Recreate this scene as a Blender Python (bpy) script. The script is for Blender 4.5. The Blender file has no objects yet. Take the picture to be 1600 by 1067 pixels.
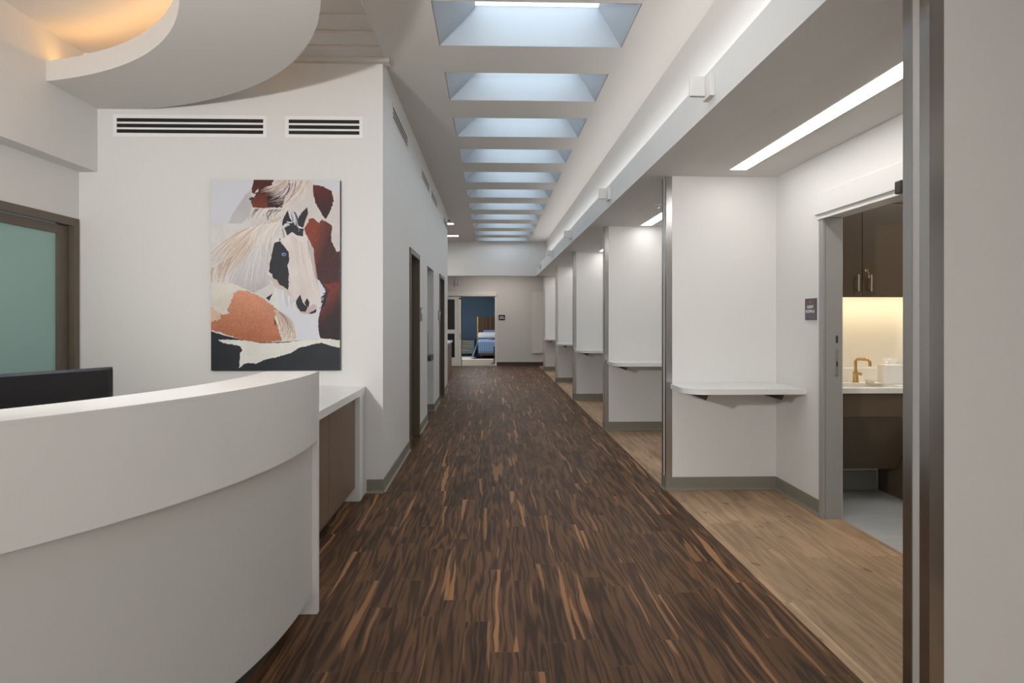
import bpy, bmesh, math, random
import numpy as np
from mathutils import Vector, Matrix
random.seed(4)
C = bpy.context.scene.collection
SC = bpy.context.scene
PI = math.pi

# ------------------------------------------------------------------ camera, world, lights, exposure
H = 1.35
YAW = 0.0309
cam_d = bpy.data.cameras.new('camera'); cam = bpy.data.objects.new('camera', cam_d); C.objects.link(cam)
cam.location = (0, 0, H); cam.rotation_euler = (PI/2, 0, -YAW)
cam_d.sensor_width = 36; cam_d.lens = 24.0; cam_d.shift_y = -34.66/1600; cam_d.clip_start = 0.05
SC.camera = cam
SC.view_settings.view_transform = 'Standard'; SC.view_settings.look = 'None'
SC.view_settings.gamma = 1; SC.view_settings.use_curve_mapping = False
SC.view_settings.exposure = 0.90

world = bpy.data.worlds.new('sky'); SC.world = world; world.use_nodes = True
bg = world.node_tree.nodes['Background']
bg.inputs[0].default_value = (0.84, 0.92, 1.0, 1); bg.inputs[1].default_value = 2.8

def area(name, loc, rot, sx, sy, power, color=(1, 1, 1), spread=PI):
    l = bpy.data.lights.new(name, 'AREA'); l.shape = 'RECTANGLE'; l.size = sx; l.size_y = sy
    l.energy = power; l.color = color; l.spread = spread
    o = bpy.data.objects.new(name, l); C.objects.link(o); o.location = loc; o.rotation_euler = rot
    return o

SKY_Y0, SKY_P, SKY_L, SKY_X0, SKY_X1 = 4.345, 1.257, 0.70, -0.375, 0.965
ZC = 3.37      # high ceiling
ZS = 2.48      # alcove soffit
# daylight enters through the skylights: portals steer the sky sampling
for i in range(-2, 11):
    y = SKY_Y0 + i*SKY_P + SKY_L/2
    p = area('skylight_portal', (0.345, y, ZC+0.30), (0, 0, 0), 0.92, SKY_L, 1)
    p.data.cycles.is_portal = True
# photographer's lamp beside the reception desk
sp = bpy.data.lights.new('side_lamp', 'SPOT'); sp.energy = 188; sp.spot_size = math.radians(104); sp.spot_blend = 0.75
sp.shadow_soft_size = 0.07; sp.color = (1, 0.98, 0.955)
so = bpy.data.objects.new('side_lamp', sp); C.objects.link(so); so.location = (-1.80, 0.66, 1.93)
so.rotation_euler = Vector((0.28, 0.94, 0.17)).to_track_quat('-Z', 'Y').to_euler()
# uplight lying on the ledge of the corridor beam
area('beam_uplight', (1.25, 7.6, 2.725), (0, PI-math.radians(-64), 0), 0.10, 19.0, 27, (1, 0.97, 0.94))
# soft fill around the camera, then lights of the nook, corridor end and rooms
area('lobby_fill', (-0.8, -3.7, 1.6), (PI/2, 0, 0), 4.2, 2.2, 44, (1, 0.98, 0.96))  # added broad fill from behind the camera, no window there
area('side_fill', (2.2, -1.3, 1.2), (0, -PI/2+0.1, 0), 1.8, 1.8, 29, (1, 0.98, 0.96), math.radians(125))  # added fill from the right for the desk front and left wall
area('reception_fill', (-1.9, 2.2, 2.93), (0, 0, 0), 0.9, 0.9, 4, (1, 0.96, 0.9))  # added weak fill over the reception, no fixture modelled
area('corridor_far_light', (-2.3, 15.4, 3.30), (0, 0, 0), 1.6, 1.6, 14, (1, 0.96, 0.92))
area('end_light', (0.2, 18.8, 2.72), (0, 0, 0), 1.6, 0.7, 9, (1, 0.93, 0.86))
area('bedroom_light', (-1.1, 22.4, 2.66), (0, 0, 0), 2.2, 1.6, 48, (0.95, 0.97, 1))
area('client_room_light', (3.5, 4.0, 2.62), (0, 0, 0), 0.6, 0.6, 7, (1, 0.97, 0.93))

# ------------------------------------------------------------------ materials
def lin(c):
    return tuple((x/255/12.92 if x/255 <= 0.04045 else ((x/255+0.055)/1.055)**2.4) for x in c)
class N:
    def __init__(s, m):
        s.t = m.node_tree; s.n = s.t.nodes; s.l = s.t.links
        s.b = s.n['Principled BSDF']
    def put(s, sock, v):
        if v is None: return
        if isinstance(v, bpy.types.NodeSocket): s.l.new(v, sock)
        else:
            if hasattr(sock.default_value, '__len__') and not hasattr(v, '__len__'): v = (v,)*len(sock.default_value)
            if hasattr(v, '__len__') and len(sock.default_value) == 4 and len(v) == 3: v = (*v, 1)
            sock.default_value = v
    def m(s, op, a, b=None, c=None, clamp=False):
        x = s.n.new('ShaderNodeMath'); x.operation = op; x.use_clamp = clamp
        s.put(x.inputs[0], a); s.put(x.inputs[1], b); s.put(x.inputs[2], c); return x.outputs[0]
    def comb(s, x, y, z=0.0):
        n = s.n.new('ShaderNodeCombineXYZ'); s.put(n.inputs[0], x); s.put(n.inputs[1], y); s.put(n.inputs[2], z); return n.outputs[0]
    def obj(s):
        n = s.n.new('ShaderNodeTexCoord'); q = s.n.new('ShaderNodeSeparateXYZ'); s.l.new(n.outputs['Object'], q.inputs[0])
        return n.outputs['Object'], q.outputs[0], q.outputs[1], q.outputs[2]
    def white(s, v):
        n = s.n.new('ShaderNodeTexWhiteNoise'); n.noise_dimensions = '3D'; s.put(n.inputs['Vector'], v); return n.outputs['Value'], n.outputs['Color']
    def noise(s, v, scale=1, detail=3, rough=0.5, dist=0):
        n = s.n.new('ShaderNodeTexNoise'); s.put(n.inputs['Vector'], v); n.inputs['Scale'].default_value = scale
        n.inputs['Detail'].default_value = detail; n.inputs['Roughness'].default_value = rough; n.inputs['Distortion'].default_value = dist
        return n.outputs['Fac']
    def mix(s, f, a, b, mode='MIX'):
        n = s.n.new('ShaderNodeMix'); n.data_type = 'RGBA'; n.blend_type = mode
        s.put(n.inputs[0], f); s.put(n.inputs[6], a); s.put(n.inputs[7], b); return n.outputs[2]
    def step(s, v, a, b):
        n = s.n.new('ShaderNodeMapRange'); n.interpolation_type = 'SMOOTHSTEP'; s.put(n.inputs[0], v)
        n.inputs[1].default_value = a; n.inputs[2].default_value = b; return n.outputs[0]
    def bump(s, h, strength, dist=0.01):
        n = s.n.new('ShaderNodeBump'); s.put(n.inputs['Height'], h); n.inputs['Strength'].default_value = strength
        n.inputs['Distance'].default_value = dist; s.l.new(n.outputs[0], s.b.inputs['Normal'])
MATS = {}
def mat(name, col, rough=0.5, metal=0.0, var=0.04, scale=12, bump=0.0, emit=None, es=0, stretch=None, spec=0.5):
    """plain procedural material: base colour with a slight noise mottling"""
    m = bpy.data.materials.new(name); m.use_nodes = True; k = N(m)
    o, x, y, z = k.obj()
    v = o
    if stretch: v = k.comb(k.m('MULTIPLY', x, stretch[0]), k.m('MULTIPLY', y, stretch[1]), k.m('MULTIPLY', z, stretch[2]))
    f = k.noise(v, scale, 4)
    a = tuple(c*(1-var) for c in col[:3]); b = tuple(min(1, c*(1+var)) for c in col[:3])
    k.put(k.b.inputs['Base Color'], k.mix(f, a, b))
    k.b.inputs['Roughness'].default_value = rough; k.b.inputs['Metallic'].default_value = metal
    k.b.inputs['Specular IOR Level'].default_value = spec
    if bump: k.bump(f, bump)
    if emit: k.put(k.b.inputs['Emission Color'], emit); k.b.inputs['Emission Strength'].default_value = es
    MATS[name] = m; return m
M = MATS
mat('paint', (0.70, 0.69, 0.675), 0.65, var=0.012, scale=60, bump=0.03, spec=0.25)
mat('vinyl_wall', (0.68, 0.67, 0.656), 0.55, var=0.02, scale=2, stretch=(60, 60, 4), bump=0.02, spec=0.3)
mat('ceiling_paint', (0.70, 0.68, 0.655), 0.8, var=0.01, scale=40, spec=0.15)
mat('board_paint', (0.62, 0.60, 0.57), 0.7, var=0.03, scale=5, stretch=(1, 8, 1))
mat('ring_paint', (0.66, 0.64, 0.61), 0.7, var=0.01, spec=0.2)
mat('solid_surface', (0.72, 0.71, 0.69), 0.3, var=0.015, scale=4)
mat('quartz', (0.80, 0.79, 0.77), 0.25, var=0.05, scale=6)
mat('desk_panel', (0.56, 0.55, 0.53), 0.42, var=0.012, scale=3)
mat('cove_base', lin((126, 121, 109)), 0.55, var=0.05)
mat('dark_base', lin((70, 58, 46)), 0.5, var=0.05)
mat('steel', (0.52, 0.51, 0.50), 0.22, 1.0, var=0.08, scale=3, stretch=(40, 40, 0.6))
mat('white_metal', (0.78, 0.77, 0.75), 0.45, var=0.02)
mat('black', (0.012, 0.011, 0.010), 0.5)
mat('slot_black', (0.006, 0.005, 0.005), 0.7)
mat('gloss_black', (0.006, 0.006, 0.007), 0.25)
mat('bronze_frame', lin((98, 88, 76)), 0.4, 0.25, var=0.06)
mat('door_olive', lin((96, 82, 60)), 0.45, var=0.08, scale=3, stretch=(10, 10, 1))
mat('brown_laminate', lin((112, 92, 74)), 0.38, var=0.07, scale=2, stretch=(50, 50, 1.2))
mat('cab_brown', lin((92, 78, 62)), 0.32, var=0.05, scale=2, stretch=(40, 40, 1))
mat('door_grey', lin((150, 149, 146)), 0.45, var=0.05, scale=2, stretch=(60, 60, 1.5))
mat('brass', (0.62, 0.42, 0.18), 0.25, 1.0, var=0.05)
mat('pale_brass', (0.70, 0.60, 0.45), 0.3, 1.0)
mat('teal_glass', lin((146, 180, 174)), 0.35, var=0.03, scale=2)
mat('dark_grey', lin((60, 62, 64)), 0.4)
mat('backsplash', (0.80, 0.75, 0.66), 0.45, var=0.01)
mat('wall_cream', (0.78, 0.74, 0.66), 0.6, var=0.01)
mat('sign_purple', lin((84, 78, 90)), 0.5)
mat('sign_brown', lin((44, 30, 18)), 0.4)
mat('sign_white', (0.85, 0.85, 0.85), 0.5)
mat('sign_orange', lin((215, 95, 60)), 0.5)
mat('blue_wall', lin((56, 82, 100)), 0.6, var=0.12, scale=3)
mat('rug', lin((205, 200, 190)), 0.95, var=0.08, scale=40)
mat('bedroom_floor', lin((150, 138, 118)), 0.5, var=0.1, scale=8)
mat('dresser_grey', lin((112, 120, 116)), 0.5, var=0.12, scale=6)
mat('pillow_blue', lin((120, 150, 185)), 0.9, var=0.06)
mat('pillow_white', lin((215, 220, 222)), 0.9, var=0.1, scale=15)
mat('navy', lin((28, 42, 62)), 0.5)
mat('tissue', (0.9, 0.89, 0.86), 0.9)
mat('light_white', (0.9, 0.9, 0.88), 0.5, emit=(1, 0.975, 0.94), es=6.8)
mat('warm_led', (0.9, 0.8, 0.6), 0.5, emit=(1, 0.52, 0.15), es=5.8)
mat('cabinet_led', (0.9, 0.8, 0.6), 0.5, emit=(1, 0.83, 0.56), es=11.0)
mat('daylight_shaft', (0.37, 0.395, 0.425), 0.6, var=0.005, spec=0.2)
mat('tile_base', lin((150, 152, 146)), 0.5, var=0.12, scale=3, stretch=(4, 4, 40))

def planks(name, W, L, dark, mid, light, streak_lo, streak_hi, ring, rough, seamdark, vary, bumps=0.1, wobamp=0.045, ringw=0.55, knots=0):
    m = bpy.data.materials.new(name); m.use_nodes = True; k = N(m); o, x, y, z = k.obj()
    u = k.m('DIVIDE', x, W); cu = k.m('FLOOR', u)
    r0, _ = k.white(k.comb(cu, 3.7, 1.1))
    v = k.m('ADD', k.m('DIVIDE', y, L), k.m('MULTIPLY', r0, 7.3)); cv = k.m('FLOOR', v)
    idv, idc = k.white(k.comb(cu, cv, 0.5)); sep = k.n.new('ShaderNodeSeparateColor'); k.l.new(idc, sep.inputs[0])
    ox = k.m('MULTIPLY', sep.outputs[0], 31.0); oy = k.m('MULTIPLY', sep.outputs[1], 57.0)
    wob = k.noise(k.comb(k.m('ADD', k.m('MULTIPLY', x, 5.0), ox), k.m('ADD', k.m('MULTIPLY', y, 2.4), oy)), 1, 2)
    xs = k.m('ADD', x, k.m('MULTIPLY', k.m('SUBTRACT', wob, 0.5), wobamp))
    big = k.noise(k.comb(k.m('ADD', k.m('MULTIPLY', xs, 17.0), ox), k.m('ADD', k.m('MULTIPLY', y, 0.9), oy)), 1, 2, 0.45)
    rings = k.m('SINE', k.m('MULTIPLY', big, ring))
    rings = k.m('MULTIPLY_ADD', rings, 0.5, 0.5)
    grain = k.noise(k.comb(k.m('MULTIPLY', xs, 260.0), k.m('ADD', k.m('MULTIPLY', y, 7.0), oy)), 1, 3, 0.6)
    g2 = k.noise(k.comb(k.m('MULTIPLY', xs, 900.0), k.m('ADD', k.m('MULTIPLY', y, 16.0), oy)), 1, 2, 0.5)
    grain = k.m('MULTIPLY_ADD', k.m('SUBTRACT', g2, 0.5), 0.5, grain)
    f = k.m('ADD', k.m('MULTIPLY', rings, ringw), k.m('MULTIPLY', grain, 1-ringw))
    base = k.mix(k.step(f, 0.15, 0.85), dark, mid)
    sap = k.noise(k.comb(k.m('ADD', k.m('MULTIPLY', xs, 24.0), oy), k.m('ADD', k.m('MULTIPLY', y, 0.75), ox)), 1, 1, 0.3)
    sf = k.step(sap, streak_lo, streak_hi)
    sf = k.m('MULTIPLY', sf, k.m('MULTIPLY_ADD', grain, 0.6, 0.55, clamp=True))
    col = k.mix(sf, base, light)
    bri = k.m('MULTIPLY_ADD', sep.outputs[2], vary, 1-vary/2)
    mott = k.m('MULTIPLY_ADD', k.noise(o, 1.6, 2), 0.35, 0.83)
    tot = k.m('MULTIPLY', bri, mott)
    col = k.mix(1.0, col, k.comb(tot, tot, tot), 'MULTIPLY')
    if knots:
        kv = k.noise(k.comb(k.m('MULTIPLY', xs, 22.0), k.m('MULTIPLY', y, 9.0), 3.3), 1, 1, 0.3)
        col = k.mix(k.m('MULTIPLY', k.step(kv, 0.70, 0.78), knots), col, dark, 'MULTIPLY')
        lt = k.noise(k.comb(k.m('MULTIPLY', x, 5.0), k.m('MULTIPLY', y, 2.5), 9.1), 1, 4, 0.6)
        lv = k.m('MULTIPLY_ADD', lt, 0.5, 0.76)
        col = k.mix(1.0, col, k.comb(lv, lv, lv), 'MULTIPLY')
    fu = k.m('FRACT', u); fv = k.m('FRACT', v)
    eu = k.m('MINIMUM', fu, k.m('SUBTRACT', 1.0, fu)); ev = k.m('MINIMUM', fv, k.m('SUBTRACT', 1.0, fv))
    se = k.m('MAXIMUM', k.m('LESS_THAN', eu, 0.0011/W), k.m('LESS_THAN', ev, 0.0012/L))
    col = k.mix(k.m('MULTIPLY', se, 0.6), col, seamdark)
    k.put(k.b.inputs['Base Color'], col)
    k.put(k.b.inputs['Roughness'], k.m('MULTIPLY_ADD', grain, 0.12, rough-0.06))
    k.bump(k.m('SUBTRACT', grain, se), bumps, 0.002)
    MATS[name] = m
planks('walnut_planks', 0.114, 0.915, lin((56, 41, 30)), lin((106, 76, 52)), lin((154, 112, 76)), 0.635, 0.68, 34, 0.44, lin((120, 95, 75)), 0.5, ringw=0.42)
MATS['walnut_planks'].node_tree.nodes['Principled BSDF'].inputs['Specular IOR Level'].default_value = 0.13
planks('oak_planks', 0.18, 1.22, lin((142, 114, 88)), lin((178, 149, 119)), lin((192, 166, 138)), 0.60, 0.80, 26, 0.45, lin((100, 82, 66)), 0.30, 0.06, ringw=0.30, knots=0.6)
MATS['oak_planks'].node_tree.nodes['Principled BSDF'].inputs['Specular IOR Level'].default_value = 0.3
planks('headboard_wood', 0.11, 3.0, lin((48, 32, 22)), lin((84, 58, 38)), lin((150, 108, 50)), 0.63, 0.70, 40, 0.45, lin((40, 28, 20)), 0.4)

def striped_floor():
    m = bpy.data.materials.new('grey_sheet'); m.use_nodes = True; k = N(m); o, x, y, z = k.obj()
    f = k.noise(k.comb(k.m('MULTIPLY', x, 3.0), k.m('MULTIPLY', y, 60.0)), 1, 3)
    k.put(k.b.inputs['Base Color'], k.mix(f, lin((150, 152, 152)), lin((196, 197, 195)))); k.b.inputs['Roughness'].default_value = 0.4
    MATS['grey_sheet'] = m
striped_floor()
def quilt():
    m = bpy.data.materials.new('quilt'); m.use_nodes = True; k = N(m); o, x, y, z = k.obj()
    a = k.m('SINE', k.m('MULTIPLY', k.m('ADD', x, k.m('ADD', y, z)), 45.0)); b = k.m('SINE', k.m('MULTIPLY', k.m('SUBTRACT', k.m('SUBTRACT', x, y), z), 45.0))
    f = k.m('MULTIPLY_ADD', k.m('MULTIPLY', a, b), 0.5, 0.5)
    k.put(k.b.inputs['Base Color'], k.mix(f, lin((78, 104, 138)), lin((140, 165, 195)))); k.b.inputs['Roughness'].default_value = 0.9
    MATS['quilt'] = m
quilt()
def glass():
    m = bpy.data.materials.new('clear_pane'); m.use_nodes = True; t = m.node_tree
    for n in list(t.nodes): t.nodes.remove(n)
    tr = t.nodes.new('ShaderNodeBsdfTransparent'); gl = t.nodes.new('ShaderNodeBsdfGlossy'); mx = t.nodes.new('ShaderNodeMixShader'); o = t.nodes.new('ShaderNodeOutputMaterial')
    tr.inputs[0].default_value = (0.93, 0.96, 0.97, 1); gl.inputs['Roughness'].default_value = 0.05; mx.inputs[0].default_value = 0.06
    t.links.new(tr.outputs[0], mx.inputs[1]); t.links.new(gl.outputs[0], mx.inputs[2]); t.links.new(mx.outputs[0], o.inputs[0])
    MATS['clear_pane'] = m
glass()

# ------------------------------------------------------------------ mesh helpers
class MB:
    """collects shapes into one mesh"""
    def __init__(s): s.bm = bmesh.new()
    def box(s, x0, x1, y0, y1, z0, z1, bev=0.0, seg=2):
        r = bmesh.ops.create_cube(s.bm, size=1.0)
        for v in r['verts']:
            v.co = Vector(((x0+x1)/2+v.co.x*(x1-x0), (y0+y1)/2+v.co.y*(y1-y0), (z0+z1)/2+v.co.z*(z1-z0)))
        if bev:
            es = list({e for v in r['verts'] for e in v.link_edges})
            bmesh.ops.bevel(s.bm, geom=es, offset=bev, segments=seg, affect='EDGES', profile=0.5)
        return s
    def prism(s, pts, a, b, axis='z'):
        """polygon pts extruded between a and b along axis"""
        def P(p, t):
            return {'z': (p[0], p[1], t), 'y': (p[0], t, p[1]), 'x': (t, p[0], p[1])}[axis]
        lo = [s.bm.verts.new(P(p, a)) for p in pts]; hi = [s.bm.verts.new(P(p, b)) for p in pts]
        s.bm.faces.new(lo); s.bm.faces.new(hi[::-1])
        n = len(pts)
        for i in range(n): s.bm.faces.new((lo[i], lo[(i+1) % n], hi[(i+1) % n], hi[i]))
        return s
    def lathe(s, prof, c=(0, 0, 0), n=24):
        rings = []
        for r, z in prof:
            rings.append([s.bm.verts.new((c[0]+r*math.cos(2*PI*i/n), c[1]+r*math.sin(2*PI*i/n), c[2]+z)) for i in range(n)])
        for a, b in zip(rings, rings[1:]):
            for i in range(n): s.bm.faces.new((a[i], a[(i+1) % n], b[(i+1) % n], b[i]))
        s.bm.faces.new(rings[0][::-1]); s.bm.faces.new(rings[-1])
        return s
    def tube(s, pts, r, n=12):
        pts = [Vector(p) for p in pts]; rings = []
        rs = r if hasattr(r, '__len__') else [r]*len(pts)
        up = Vector((0.13, 0.21, 0.97)).normalized()
        for i, p in enumerate(pts):
            d = (pts[min(i+1, len(pts)-1)]-pts[max(i-1, 0)]).normalized()
            if i == 0: a = d.cross(up).normalized()
            else: a = (a-d*a.dot(d)).normalized()
            b = d.cross(a)
            rings.append([s.bm.verts.new(p+(a*math.cos(2*PI*k/n)+b*math.sin(2*PI*k/n))*rs[i]) for k in range(n)])
        for a_, b_ in zip(rings, rings[1:]):
            for k in range(n): s.bm.faces.new((a_[k], a_[(k+1) % n], b_[(k+1) % n], b_[k]))
        s.bm.faces.new(rings[0][::-1]); s.bm.faces.new(rings[-1])
        return s
    def quad(s, *p):
        s.bm.faces.new([s.bm.verts.new(q) for q in p]); return s
    def build(s, name, m, parent=None, smooth=False, label=None, loc=None):
        bmesh.ops.recalc_face_normals(s.bm, faces=s.bm.faces[:])
        me = bpy.data.meshes.new(name); s.bm.to_mesh(me); s.bm.free()
        me.materials.append(M[m] if isinstance(m, str) else m)
        o = bpy.data.objects.new(name, me); C.objects.link(o)
        if smooth:
            for p in me.polygons: p.use_smooth = True
            try: me.set_sharp_from_angle(angle=math.radians(40))
            except Exception: pass
        if parent:
            o.parent = parent; o.matrix_parent_inverse = Matrix.Translation(parent.location).inverted() if parent.type == 'EMPTY' else Matrix()
        if label: o['label'] = label
        if loc: o.location = loc
        return o
def tag(o, label, cat, group=None):
    o['label'] = label; o['category'] = cat
    if group: o['group'] = group
    return o
def thing(name, label, cat, loc=(0, 0, 0), group=None):
    o = bpy.data.objects.new(name, None); C.objects.link(o); o.location = loc; o.empty_display_size = 0.1
    return tag(o, label, cat, group)
def struct(name, mb, m, parent=None, label=None):
    o = mb.build(name, m, parent); o['kind'] = 'structure'
    if label: o['label'] = label
    return o
def copy_tree(o, loc, label):
    """copies a thing with its parts (and their sub-parts) to a new place"""
    r = o.copy(); C.objects.link(r); r.location = loc; r['label'] = label
    for ch in o.children:
        c = ch.copy(); C.objects.link(c); c.parent = r
        for g in ch.children:
            d = g.copy(); C.objects.link(d); d.parent = c
    return r

def slab(u0, u1, v0, v1, w0, w1, holes, plane):
    """slab with rectangular holes; plane 'xy' (w=z), 'xz' (w=y), 'yz' (w=x)"""
    us = sorted({u0, u1, *[max(u0, min(u1, h[i])) for h in holes for i in (0, 1)]})
    vs = sorted({v0, v1, *[max(v0, min(v1, h[i])) for h in holes for i in (2, 3)]})
    def solid(i, j):
        if i < 0 or j < 0 or i >= len(us)-1 or j >= len(vs)-1: return False
        cu, cv = (us[i]+us[i+1])/2, (vs[j]+vs[j+1])/2
        return not any(h[0] < cu < h[1] and h[2] < cv < h[3] for h in holes)
    mb = MB(); cache = {}
    def V(u, v, w):
        k = (round(u, 5), round(v, 5), round(w, 5))
        if k not in cache:
            cache[k] = mb.bm.verts.new({'xy': (u, v, w), 'xz': (u, w, v), 'yz': (w, u, v)}[plane])
        return cache[k]
    for i in range(len(us)-1):
        for j in range(len(vs)-1):
            if not solid(i, j): continue
            a, b, c, d = us[i], us[i+1], vs[j], vs[j+1]
            for w in (w0, w1): mb.bm.faces.new((V(a, c, w), V(b, c, w), V(b, d, w), V(a, d, w)))
            if not solid(i-1, j): mb.bm.faces.new((V(a, c, w0), V(a, d, w0), V(a, d, w1), V(a, c, w1)))
            if not solid(i+1, j): mb.bm.faces.new((V(b, c, w0), V(b, d, w0), V(b, d, w1), V(b, c, w1)))
            if not solid(i, j-1): mb.bm.faces.new((V(a, c, w0), V(b, c, w0), V(b, c, w1), V(a, c, w1)))
            if not solid(i, j+1): mb.bm.faces.new((V(a, d, w0), V(b, d, w0), V(b, d, w1), V(a, d, w1)))
    return mb

# ------------------------------------------------------------------ the room shell
XL, XR0, XR1 = -0.84, 1.385, 2.26          # corridor left wall, floor border, alcove wall
XW, XB = -3.16, -3.02                      # reception left wall, its upper bulkhead
YB = 5.34                                  # wall behind the reception
YE = 19.82                                 # end wall
YBK = -4.0
PY = [2.114, 5.347, 8.255, 11.38, 14.52, 17.93]   # partition faces towards the camera
PT = 0.133

struct('floor', MB().box(-4.3, XR0, YBK, YE+0.06, -0.06, 0.0), 'walnut_planks', label='dark walnut plank floor')
struct('floor.001', MB().box(XR0, 2.372, YBK, YE+0.06, -0.06, 0.0), 'oak_planks', label='lighter oak plank floor border')
struct('floor.002', MB().box(2.372, 4.6, 2.4, 5.45, -0.06, 0.0), 'grey_sheet', label='pale grey sheet floor of the client room')
struct('floor.003', MB().box(-3.1, 2.4, YE+0.06, 25.3, -0.06, 0.0), 'bedroom_floor', label='tan bedroom floor')

# high ceiling with the row of skylights
sk = [(SKY_X0, SKY_X1, SKY_Y0+i*SKY_P, SKY_Y0+i*SKY_P+SKY_L) for i in range(-2, 11)]
struct('ceiling', slab(-0.82, 1.46, YBK, 17.9, ZC, ZC+0.12, [(h[0]-.004, h[1]+.004, h[2]-.004, h[3]+.004) for h in sk], 'xy'), 'ceiling_paint', label='smooth corridor ceiling pierced by skylights')
struct('ceiling.001', MB().box(-4.3, -0.82, YB-0.06, 17.9, ZC, ZC+0.12), 'ceiling_paint')
struct('ceiling.002', MB().box(-4.3, 2.5, 17.905, YE+0.1, 2.78, 2.9), 'ceiling_paint')
struct('ceiling.003', MB().box(1.20, 2.5, YBK, 18.063, ZS+0.0005, ZS+0.10), 'ceiling_paint', label='low alcove ceiling')
# boarded ceiling over the reception
mb = MB()
y = 5.335
while y > YBK:
    mb.prism([(y-0.254, ZC-0.014), (y, ZC+0.002), (y, ZC+0.05), (y-0.254, ZC+0.05)], -3.3, -0.82, 'x'); y -= 0.262
mb.box(-3.3, -0.82, YBK, YB+0.1, ZC+0.045, ZC+0.12)
struct('ceiling.004', mb, 'board_paint', label='reception ceiling of lapped boards')
struct('trim_1', MB().box(XB, -0.785, 5.285, YB+0.04, ZC-0.035, ZC-0.0005), 'board_paint', label='narrow fascia over the reception wall')
# dropped panel above the cove
struct('ceiling.005', MB().box(XB, -1.75, 0.6, 5.16, 3.325, ZC-0.008), 'ceiling_paint')
struct('trim_2', MB().box(XB, -1.95, 5.16, YB, 3.105, ZC-0.04), 'ceiling_paint')

for i, h in enumerate(sk):
    x0, x1, y0, y1 = h; z0, z1 = ZC+0.0, ZC+0.29; a, b = 0.26, 0.17
    m_ = MB()
    lo = [(x0, y0, z0), (x1, y0, z0), (x1, y1, z0), (x0, y1, z0)]
    hi = [(x0+a, y0, z1), (x1-b, y0, z1), (x1-b, y1, z1), (x0+a, y1, z1)]
    t = 0.03
    lo2 = [(x0-t, y0-t, z0+.12), (x1+t, y0-t, z0+.12), (x1+t, y1+t, z0+.12), (x0-t, y1+t, z0+.12)]
    hi2 = [(x0+a-t, y0-t, z1), (x1-b+t, y0-t, z1), (x1-b+t, y1+t, z1), (x0+a-t, y1+t, z1)]
    for k in range(4):
        q = (k+1) % 4
        m_.quad(lo[k], lo[q], hi[q], hi[k]); m_.quad(lo2[k], lo2[q], hi2[q], hi2[k]); m_.quad(hi[k], hi[q], hi2[q], hi2[k])
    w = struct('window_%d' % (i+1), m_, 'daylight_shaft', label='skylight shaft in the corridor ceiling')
    MB().box(x0+a-t, x1-b+t, y0-t, y1+t, z1+0.001, z1+0.009).build('pane', 'clear_pane', w)
    f = MB(); u0, u1, v0, v1 = x0+a-t, x1-b+t, y0-t, y1+t
    f.box(u0-.03, u0+.02, v0-.03, v1+.03, z1+.009, z1+.05); f.box(u1-.02, u1+.03, v0-.03, v1+.03, z1+.009, z1+.05)
    f.box(u0+.02, u1-.02, v0-.03, v0+.02, z1+.009, z1+.05); f.box(u0+.02, u1-.02, v1-.02, v1+.03, z1+.009, z1+.05)
    f.build('frame', 'white_metal', w)

# reception walls
door_l = (4.16, 5.295, 0.0, 2.085)
struct('wall_left', slab(YBK, YB, 0, ZS, XW-0.14, XW, [door_l], 'yz'), 'paint')
struct('wall_left_bulkhead', MB().box(XW-0.14, XB, YBK, YB, ZS, ZC+0.1), 'paint')
struct('wall_reception', MB().box(XW-0.14, XL-0.17, YB, YB+0.13, 0, ZC-0.0005), 'vinyl_wall')
struct('wall_back', MB().box(-3.3, 2.5, YBK-0.12, YBK, 0, ZC+0.1), 'paint')
# corridor left wall with door openings and niche
D1 = (7.12, 7.95, 0, 2.04); NI = (9.045, 10.05, 0, 2.06); D3 = (11.21, 12.16, 0, 2.04); YLE = 13.27
struct('wall_corridor_left', slab(YB-0.0, YLE, 0, ZC-0.0005, XL-0.17, XL, [D1, NI, D3], 'yz'), 'vinyl_wall')
nb = MB(); nb.box(-1.25, -1.19, 8.99, 10.10, 0, 2.12); nb.box(-1.19, XL-0.17, 8.99, 9.045, 0, 2.12); nb.box(-1.19, XL-0.17, 10.05, 10.10, 0, 2.12)
nb.box(-1.19, XL-0.17, 9.045, 10.05, 2.06, 2.12)
struct('wall_niche', nb, 'paint')
struct('wall_nook', MB().box(-4.3, XL-0.17, YLE-0.12, YLE, 0, ZC), 'paint')
struct('wall_nook_side', MB().box(-4.42, -4.3, YLE-0.12, YE+0.1, 0, ZC+0.1), 'paint')
struct('wall_bulkhead_end', MB().box(-4.3, 1.42, 17.75, 17.9, ZS, ZC+0.001), 'paint')
# upper right wall and the beam under it
struct('wall_right_upper', MB().box(1.42, 1.52, YBK, 17.9, 2.70, ZC), 'paint')
struct('trim_3', MB().box(1.187, 1.52, YBK, 18.063, ZS, 2.70), 'paint', label='white beam running along the corridor above the alcoves')
struct('trim_4', MB().box(1.52, 2.5, 17.95, 18.063, ZS+0.1, 2.9), 'paint')
# alcove wall with the client room doorway
DY0, DY1, DZ = 3.45, 4.555, 2.04
struct('wall_right', slab(YBK, YE, 0, ZS+0.4, XR1, 2.383, [(DY0, DY1, 0, DZ), (0.22, 1.37, 0, DZ)], 'yz'), 'paint')
struct('wall_closure', MB().box(2.385, 2.5, YBK, YE, ZS, ZC+0.2), 'paint')
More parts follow.
